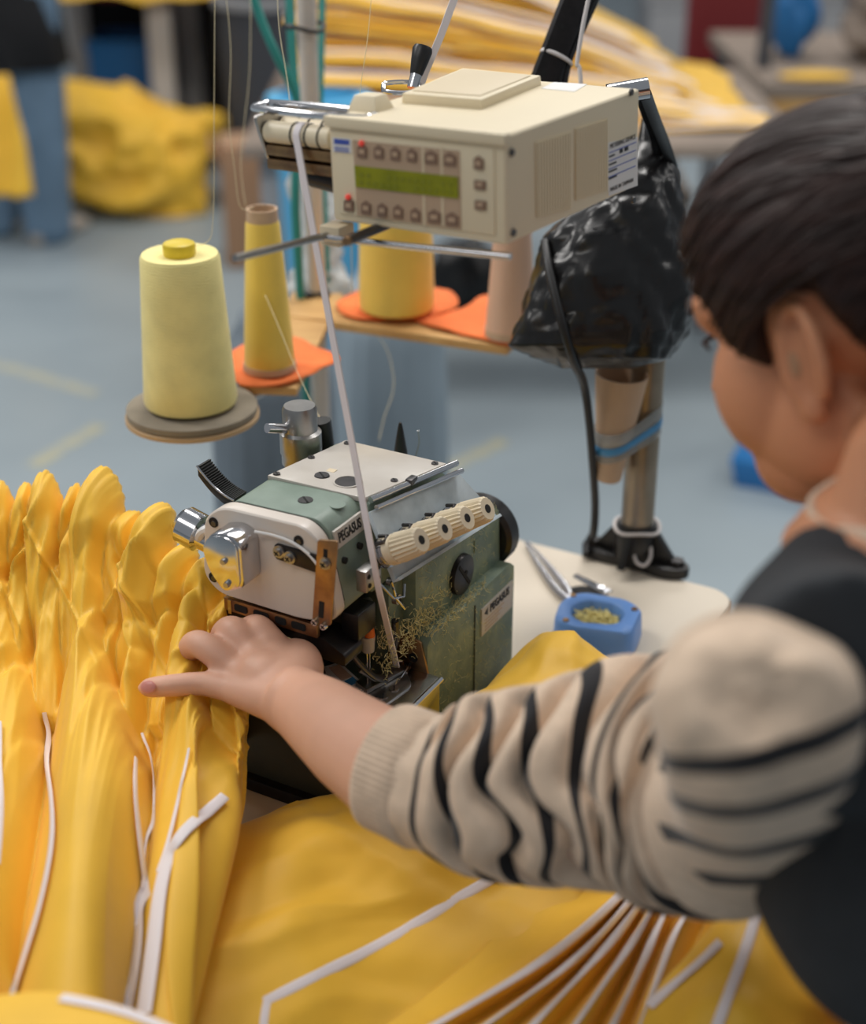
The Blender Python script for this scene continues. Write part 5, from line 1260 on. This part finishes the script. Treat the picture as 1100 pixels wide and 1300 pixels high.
# ---- people at the far left
def worker(name, label, at, face, coat, hem, seed):
    r = thing(name, label, 'person', at, face)
    b = MB()
    for s_ in (-1, 1):
        b.tube(catmull([V((s_*.10, 0, .92)), V((s_*.10, .01, .50)), V((s_*.11, -.01, .06))], 4), catmull([.10, .075, .05], 4), 16)
        b.tube(catmull([V((s_*.20, 0, 1.38)), V((s_*.25, .02, 1.10)), V((s_*.20, .22, .98))], 4), catmull([.06, .05, .035], 4), 14)
        for k in range(4): b.tube([V((s_*.20 + (k-1.5)*.017, .24, .975)), V((s_*.20 + (k-1.5)*.019, .29, .96)), V((s_*.20 + (k-1.5)*.019, .32, .935))], [.010, .009, .007], 8)
        b.tube([V((s_*.17, .22, .98)), V((s_*.15, .27, .965))], [.012, .009], 8); b.ball((s_*.20, .22, .978), (.036, .035, .018), 12)
    b.tube(catmull([V((0, 0, .9)), V((0, 0, 1.15)), V((0, 0, 1.38)), V((0, .01, 1.48))], 4), catmull([.15, .14, .16, .06], 4), 20)
    b.tube([V((0, .01, 1.45)), V((0, .02, 1.56))], .052, 16); b.ball((0, .03, 1.64), (.075, .095, .115), 20); b.tube([V((0, .12, 1.66)), V((0, .135, 1.625))], [.008, .012], 8)
    remesh(b, .010, 5).build('body', M['skin'], r, angle=0)
    h = MB().ball((0, .012, 1.67), (.086, .100, .105), 24); h.v = [V((p.x, p.y, p.z)) for p in h.v]
    for p in h.v:
        if p.y > .06 and p.z < 1.70: p.y = .05
        if p.z < 1.58: p.z = 1.58
    h.build('hair', M['hair'], r, angle=0)
    for s_ in (-1, 1):
        MB().tube(catmull([V((s_*.10, 0, .92)), V((s_*.10, .01, .50)), V((s_*.11, -.01, .10)), V((s_*.11, -.01, .05))], 5), catmull([.12, .105, .085, .085], 5), 20).build('trouser_leg', M['jeans'], r, angle=0)
        sh = MB(); rr = []
        for f, w_, hg in ((-.09, .025, .06), (-.06, .040, .09), (0, .045, .10), (.09, .048, .07), (.16, .044, .05), (.20, .02, .03)): rr.append([V((s_*.11 + w_*cos(2*pi*k/14), f, hg/2*(1 + sin(2*pi*k/14)))) for k in range(14)])
        sh.loft(rr).build('shoe', M['shoe'], r, angle=0)
        MB().tube(catmull([V((s_*.19, 0, 1.38)), V((s_*.25, .01, 1.10)), V((s_*.20, .18, .985))], 5), catmull([.075, .065, .050], 5), 16).build('coat_sleeve', M['black_cloth'], r, angle=0)
    rings = []
    for z, a, c in ((hem, .235, .185), (.80, .21, .165), (1.0, .19, .15), (1.25, .21, .145), (1.38, .20, .12), (1.46, .09, .08)):
        rings.append([V(((a + .012*sin(7*t + z*5))*cos(t), (c + .012*sin(6*t))*sin(t), z)) for t in [2*pi*k/48 for k in range(48)]])
    MB().grid(rings, True).build('coat', M['black_cloth'], r, angle=0, solid=.006)
    return r
fA = Z(48, 300, 0)
worker('person', 'standing person in a long black coat and faded blue jeans beside the yellow heap', V((fA.x-.04, fA.y, 0)), radians(-25), 1, .60, 1)
# yellow strip in front of the person
s0 = [D(-12, 96, 4.6), D(-4, 125, 4.6), D(8, 175, 4.62), D(16, 250, 4.64)]
rows = []
for i, p in enumerate(catmull(s0, 6)):
    w_ = lerp(.05, .062, i/18); rows.append([p + V(((k-4)/4*w_, .018*sin(k*1.1 + i*.3), 0)) for k in range(9)])
tag(MB().grid(rows).build('hanging_cloth', M['yellow'], angle=0, solid=.004), 'narrow yellow cloth hanging down in front of the faded jeans', 'cloth')

# ---- heap of yellow cloth on the floor
hb_ = Z(178, 268, 0)
heap = blob((0, 0, 0), (1, 1, 1), 3.7, .42, 110, False, .5, 1.1)
pk_ = [(V((-.55, -.35, .80)).normalized(), .75, .16), (V((.72, -.2, .55)).normalized(), .40, .09), (V((.2, -.5, .75)).normalized(), .16, .12), (V((-.7, -.6, -.1)).normalized(), .2, .1)]
for p in heap.v:
    d = p.normalized(); k = 1 + sum(h_*math.exp(-(d - q_).length_squared/w_) for q_, h_, w_ in pk_)
    p *= k; p.x = hb_.x + .02 + p.x*.30; p.y = hb_.y + .10 + p.y*.24; p.z = max(.004, .17 + p.z*.235)
tag(heap.build('cloth_heap', M['yellow'], angle=0), 'crumpled heap of yellow cloth lying on the grey floor', 'cloth heap')
# ---- far left cutting table
ty = 6.0; TZ = .74
ft_ = thing('cutting_table', 'far cutting table with off-white legs behind the crumpled yellow heap', 'table', (-1.0, ty+.45, 0))
MB().bb((-.62, -.45, TZ-.04), (.62, .45, TZ)).build('table_top', M['maroon'], ft_, bevel=.004)
for x in (-.55, -.07, .55):
    for y in (-.36, .36): MB().bb((x-.045, y-.03, 0), (x+.045, y+.03, TZ-.04)).build('leg', M['offwhite'], ft_, bevel=.004)
MB().bb((-.60, .36, .02), (.60, .38, TZ-.05)).build('back_skirt', M['black_cloth'], ft_)  # black panel added to darken the space under the table
rows = []
for i in range(25):
    rows.append([V((-1.60 + i*.05, ty - .05 + k*.06 + .012*noise.noise(V((i*.3, k*.5, 0))), (TZ + .012 + .015*abs(noise.noise(V((i*.4, k*.6, 2))))) - (.06*(2-k)/2*(.7 + .6*noise.noise(V((i*.35, 1, 1)))) if k < 2 else 0))) for k in range(12)])
tag(MB().grid(rows).build('yellow_cloth', M['yellow'], angle=0, solid=.004), 'yellow cloth spread over the far cutting table and drooping at its edge', 'cloth')
def crate(name, label, c, s, m, rz=0, cat='crate', wall=.015):
    r = thing(name, label, cat, (c[0], c[1], 0 if len(c) < 3 else c[2]), rz); x, y, z = s[0]/2, s[1]/2, s[2]
    MB().bb((-x, -y, 0), (x, y, wall)).build('bottom', m, r)
    for a, b in (((-x, -y, 0), (x, -y+wall, z)), ((-x, y-wall, 0), (x, y, z)), ((-x, -y+wall, 0), (-x+wall, y-wall, z)), ((x-wall, -y+wall, 0), (x, y-wall, z))): MB().bb(a, b).build('side', m, r, bevel=.003)
    for s_ in (-1, 1): MB().bb((-x-.008, s_*(y)-.008, z-.03), (x+.008, s_*(y)+.008, z)).build('rim', m, r, bevel=.003)
    return r
crate('storage_crate', 'blue plastic storage crate under the far cutting table', (-1.28, 6.45), (.26, .30, .50), M['mid_blue'])
crate('storage_crate', 'tall black storage crate under the far cutting table', (-.70, 6.42), (.40, .26, .62), M['black'])
crate('storage_crate', 'wide black storage crate behind the coat of the standing person', (-2.0, 6.5), (.55, .4, .60), M['black'])
crate('storage_crate', 'dark blue storage crate standing beyond the grey bin', (-.35, 7.6), (.7, .4, .66), M['mid_blue'])
# grey bin, cardboard box, blue bin
def bin_(name, label, c, rb_, rt_, h, m, rim):
    r = thing(name, label, 'bin', (c.x, c.y, 0))
    MB().lathe([(rb_*.9, 0), (rb_, .01), (rt_, h), (rt_-.012, h), (rb_-.012, .02)], 40).build('shell', m, r)
    MB().lathe([(rt_-.004, h-.03), (rt_+.014, h-.03), (rt_+.014, h), (rt_-.012, h+.004)], 40, cap=False).build('rim', rim, r); return r
bin_('waste_bin', 'round dark grey waste bin with a pale rim behind the cardboard box', D(352, 315, 5.9), .15, .18, .75, M['dark_grey'], M['grey'])
bin_('waste_bin', 'tall sky blue bin behind the white pole', D(408, 200, 3.2), .070, .098, .88, M['sky_blue'], M['sky_blue'])
c_ = Z(338, 300, 0)
bx = thing('cardboard_box', 'brown cardboard box on the floor in front of the grey bin', 'box', (c_.x, c_.y-.25, 0), radians(8))
MB().bb((-.11, -.11, 0), (.11, .11, .40)).build('carton', M['cardboard'], bx, bevel=.003)
MB().bb((-.112, -.02, .395), (.112, .02, .402)).build('packing_strip', M['cardboard_tube'], bx)
for s_ in (-1, 1): MB().box((s_*.125, 0, .37), (.004, .22, .07), Matrix.Rotation(s_*.5, 3, 'Y')).build('flap', M['cardboard'], bx)

# ---- sacks behind the table
def sack(name, label, px0, px1, ytop, t, m, depth, seed, lean=0):
    c = D((px0+px1)/2, ytop, t); w = (px1-px0)/2*t/F_PX; zt = c.z; rows = []; nz = 44; nn = 80
    for i in range(nz+1):
        f = i/nz; z = zt*f; k = .86 + .14*sin(pi*min(1, f*1.1)); k *= 1 - .55*sstep(.86, 1, f)**1.5
        row = []
        for j in range(nn):
            a = 2*pi*j/nn; q = V((cos(a)*1.6 + seed, sin(a)*1.6, z*1.5)); cr = .10*noise.noise(q) + .07*abs(noise.noise(V((cos(a)*5 + seed, sin(a)*5, z*2.2)))) - .03
            row.append(V((c.x + lean*(f-1) + w*(k+cr)*cos(a), c.y + depth*(k+cr)*sin(a), z)))
        rows.append(row)
    b = MB().loft(rows); return tag(b.build(name, m, angle=0), label, 'sack')
sack('plastic_sack', 'dark slate plastic sack standing on the floor behind the machine', 250, 428, 392, 2.12, M['slate_dark'], .10, 2)
sack('plastic_sack', 'pale blue-grey plastic sack standing below the back spool board', 410, 578, 330, 2.45, M['slate'], .11, 5)
kb = Z(590, 408, 0); tag(blob((kb.x, kb.y+.12, .09), (.13, .11, .13), 8.0, .2, 40).build('plastic_sack', M['black'], angle=0), 'low black plastic sack on the floor beyond the back spool board', 'sack')
b = blob((Z(236, 712, .45).x-.10, Z(236, 712, .45).y, .20), (.13, .11, .21), 1.3, .18, 40)
for p in b.v: p.z = max(p.z, .004)
tag(b.build('blue_bundle', M['sky_blue'], angle=0), 'sky blue plastic bundle on the floor between the garment and machine', 'bundle')
# clear bag tied to the thread stand
rows = []
for i, (y, l, r_) in enumerate([(205, 372, 404), (230, 366, 425), (262, 372, 440), (300, 374, 436), (330, 380, 436), (356, 364, 446), (384, 362, 450), (402, 384, 432)]):
    row = []
    for k in range(40):
        a = 2*pi*k/40; t_ = 1.80 - .035*sin(a); p = D((l+r_)/2 + (r_-l)/2*cos(a), y + 3*sin(a*2), t_); row.append(p)
    rows.append(row)
cols_ = [catmull([rows[i][k] for i in range(len(rows))], 6) for k in range(40)]; rows = [[cols_[k][i] for k in range(40)] for i in range(len(cols_[0]))]
for i, r_ in enumerate(rows):
    c = sum(r_, V())/len(r_)
    for k in range(40):
        d = (r_[k]-c); r_[k] = r_[k] + d*(.45*(abs(noise.noise(r_[k]*30)) + .5*abs(noise.noise(r_[k]*70)) - .35))
tag(MB().loft(rows).build('clear_bag', M['clear_bag'], angle=0), 'crumpled clear plastic bag hanging by the white pole of the thread stand', 'bag')

# ---- big pile of striped panels on a work table
pz = .74; pc = Z(655, 172, pz)
wt = thing('work_table', 'work table carrying the big pile of yellow and white panels', 'table', (pc.x, pc.y+.30, 0))
MB().bb((-.62, -.40, pz-.03), (.66, .55, pz)).build('table_top', M['taupe'], wt, bevel=.004)
for x in (-.56, .60):
    for y in (-.34, .48): MB().bb((x-.025, y-.025, 0), (x+.025, y+.025, pz-.03)).build('leg', M['grey'], wt, bevel=.003)
rp = random.Random(21); NL = 19
for L_ in range(NL):
    f = L_/(NL-1); x0 = pc.x - .50 + rp.uniform(-.05, .05); x1 = pc.x + .46 + .10*(1-f) + rp.uniform(-.09, .07) - .12*f; fy = pc.y + .02 + .34*f**1.1 + rp.uniform(-.04, .03); bk = pc.y + .80
    rows = []; nx = 30; ny = 12
    zb = pz + .006 + L_*.0205
    thk = lambda x: .019*(1 - .88*f*max(0, min(1, (x - (pc.x-.5)))))
    def zz(x, y): # the pile sags towards its right end and towards the front
        u = (x - (pc.x-.5))/1.0; return zb - .33*f*max(0, u) - .30*max(0, u-.90)*f + .010*noise.noise(V((x*5, y*4, L_*.7))) + .05*f*sin(max(0, min(1, u))*pi)
    top_, bot_ = [], []
    for j in range(ny+1):
        y = lerp(fy, bk, j/ny); top_.append([V((lerp(x0, x1, i/nx) + .03*noise.noise(V((j*.4, L_, 0))), y + .015*noise.noise(V((i*.35, L_*1.3, 0))), max(pz+.004, zz(lerp(x0, x1, i/nx), y) + thk(lerp(x0, x1, i/nx))*.9*sin(pi*min(1, (j/ny)*6+.08)/2)))) for i in range(nx+1)])
        bot_.append([V((p.x, p.y, max(pz+.002, p.z - thk(p.x)*sin(pi*min(1, (j/ny)*6)/2)))) for p in top_[-1]])
    b = MB(); b.grid(top_); b.grid(bot_[::-1]);
    o = b.build('stacked_panel', M['yellow'], angle=0)
    tag(o, 'flat yellow panel with white piped edges in the big pile', 'cloth', 'panels piled on the work table')
    for d_, w_ in ((.050, .012),) if L_ % 3 else ((.012, .008), (.10, .012)):
        pts = []; sd_ = []
        for i in range(nx+1):
            x = lerp(x0, x1, i/nx); a = min(int(d_/( (bk-fy)/ny)), ny-1); g_ = d_/((bk-fy)/ny) - a; p = top_[a][i].lerp(top_[a+1][i], g_); pts.append(p + V((0, -.001, .004)))
        ribbon(pts, w_, .004, V((0, 1, .5))).build('piping', M['ribbon'], o, world=True, angle=60)

# ---- right background: chair, tables, bundles
cc_ = D(910, 160, 5.4); ch = thing('office_chair', 'maroon vinyl chair standing beyond the piled work table', 'chair', (cc_.x, cc_.y, 0), radians(12))
MB().bb((-.14, -.02, .52), (.14, .03, .98)).build('backrest', M['maroon'], ch, bevel=.02, seg=3)
MB().bb((-.19, -.40, .42), (.19, .0, .48)).build('seat', M['maroon'], ch, bevel=.02, seg=3)
for x in (-.17, .17):
    for y in (-.37, -.02): MB().cyl((x, y, 0), (x, y, .43), .013, .013, 10).build('leg', M['dark_grey'], ch)
    MB().cyl((x*.6, 0, .44), (x*.6, .0, .60), .012, .012, 10).build('back_support', M['dark_grey'], ch)
t2 = Z(1040, 104, .70); tr_ = thing('side_table', 'beige-topped side table with a wooden front beyond the seated person', 'table', (t2.x+.1, t2.y+.28, 0))
MB().bb((-.26, -.30, .66), (.60, .62, .70)).build('table_top', M['taupe'], tr_, bevel=.003); MB().bb((-.24, -.29, .52), (.58, -.27, .66)).build('front_board', M['wood'], tr_)
for x in (-.22, .56):
    for y in (-.26, .58): MB().bb((x-.02, y-.02, 0), (x+.02, y+.02, .66)).build('leg', M['dark_grey'], tr_)
yc = blob((t2.x-.0, t2.y+.05, .708), (.10, .05, .012), 4, .2, 24, False); tag(yc.build('yellow_scrap', M['yellow'], angle=0), 'folded yellow scrap lying on the beige side table', 'cloth')
tb2 = blob((t2.x+.40, t2.y+.36, .83), (.26, .2, .16), 6.1, .3, 48, False)
for p in tb2.v: p.z = max(p.z, .702)
tag(tb2.build('cloth_bundle', M['taupe'], angle=0), 'taupe cloth bundle piled on the side table', 'bundle')
bb_ = blob((t2.x+.0, t2.y+.42, .84), (.075, .09, .15), 2.2, .25, 40, False)
for p in bb_.v: p.z = max(p.z, .702)
tag(bb_.build('cloth_bundle', M['mid_blue'], angle=0), 'blue cloth bundle beside the taupe one on the side table', 'bundle')
st3 = D(880, 235, 4.6); crate('storage_crate', 'grey storage crate on the floor between piled table and side table', (st3.x-.16, st3.y+.1), (.30, .3, .34), M['taupe'])
pl3 = D(958, 200, 4.55); pr = thing('rack_post', 'dark grey rack post standing beside the maroon chair', 'post', (pl3.x, pl3.y, 0))
MB().bb((-.018, -.018, 0), (.018, .018, 1.6)).build('upright', M['dark_grey'], pr, bevel=.002); MB().bb((-.05, -.05, 0), (.05, .05, .02)).build('base_plate', M['dark_grey'], pr, bevel=.002)
wb = D(1000, 120, 7.5); crate('storage_crate', 'pale grey crate far behind the blue and taupe bundles', (wb.x, wb.y), (1.5, .5, .5), M['grey'])
# blue tray on the floor right of the post
bt = Z(1004, 630, 0); br_ = thing('floor_tray', 'blue plastic tray on the grey floor beyond the seated person', 'tray', bt, radians(-24))
MB().loft([[V((sx*a, sy*b_ + .07, z)) for sx, sy in ((-1,-1),(1,-1),(1,1),(-1,1))] for a, b_, z in ((.13, .07, 0), (.145, .085, .075))]).build('tray_body', M['mid_blue'], br_, bevel=.006)
MB().loft([[V((sx*a, sy*b_ + .07, z)) for sx, sy in ((-1,-1),(1,-1),(1,1),(-1,1))] for a, b_, z in ((.128, .068, .0752), (.126, .066, .0758))]).build('tray_lid', M['mid_blue'], br_)
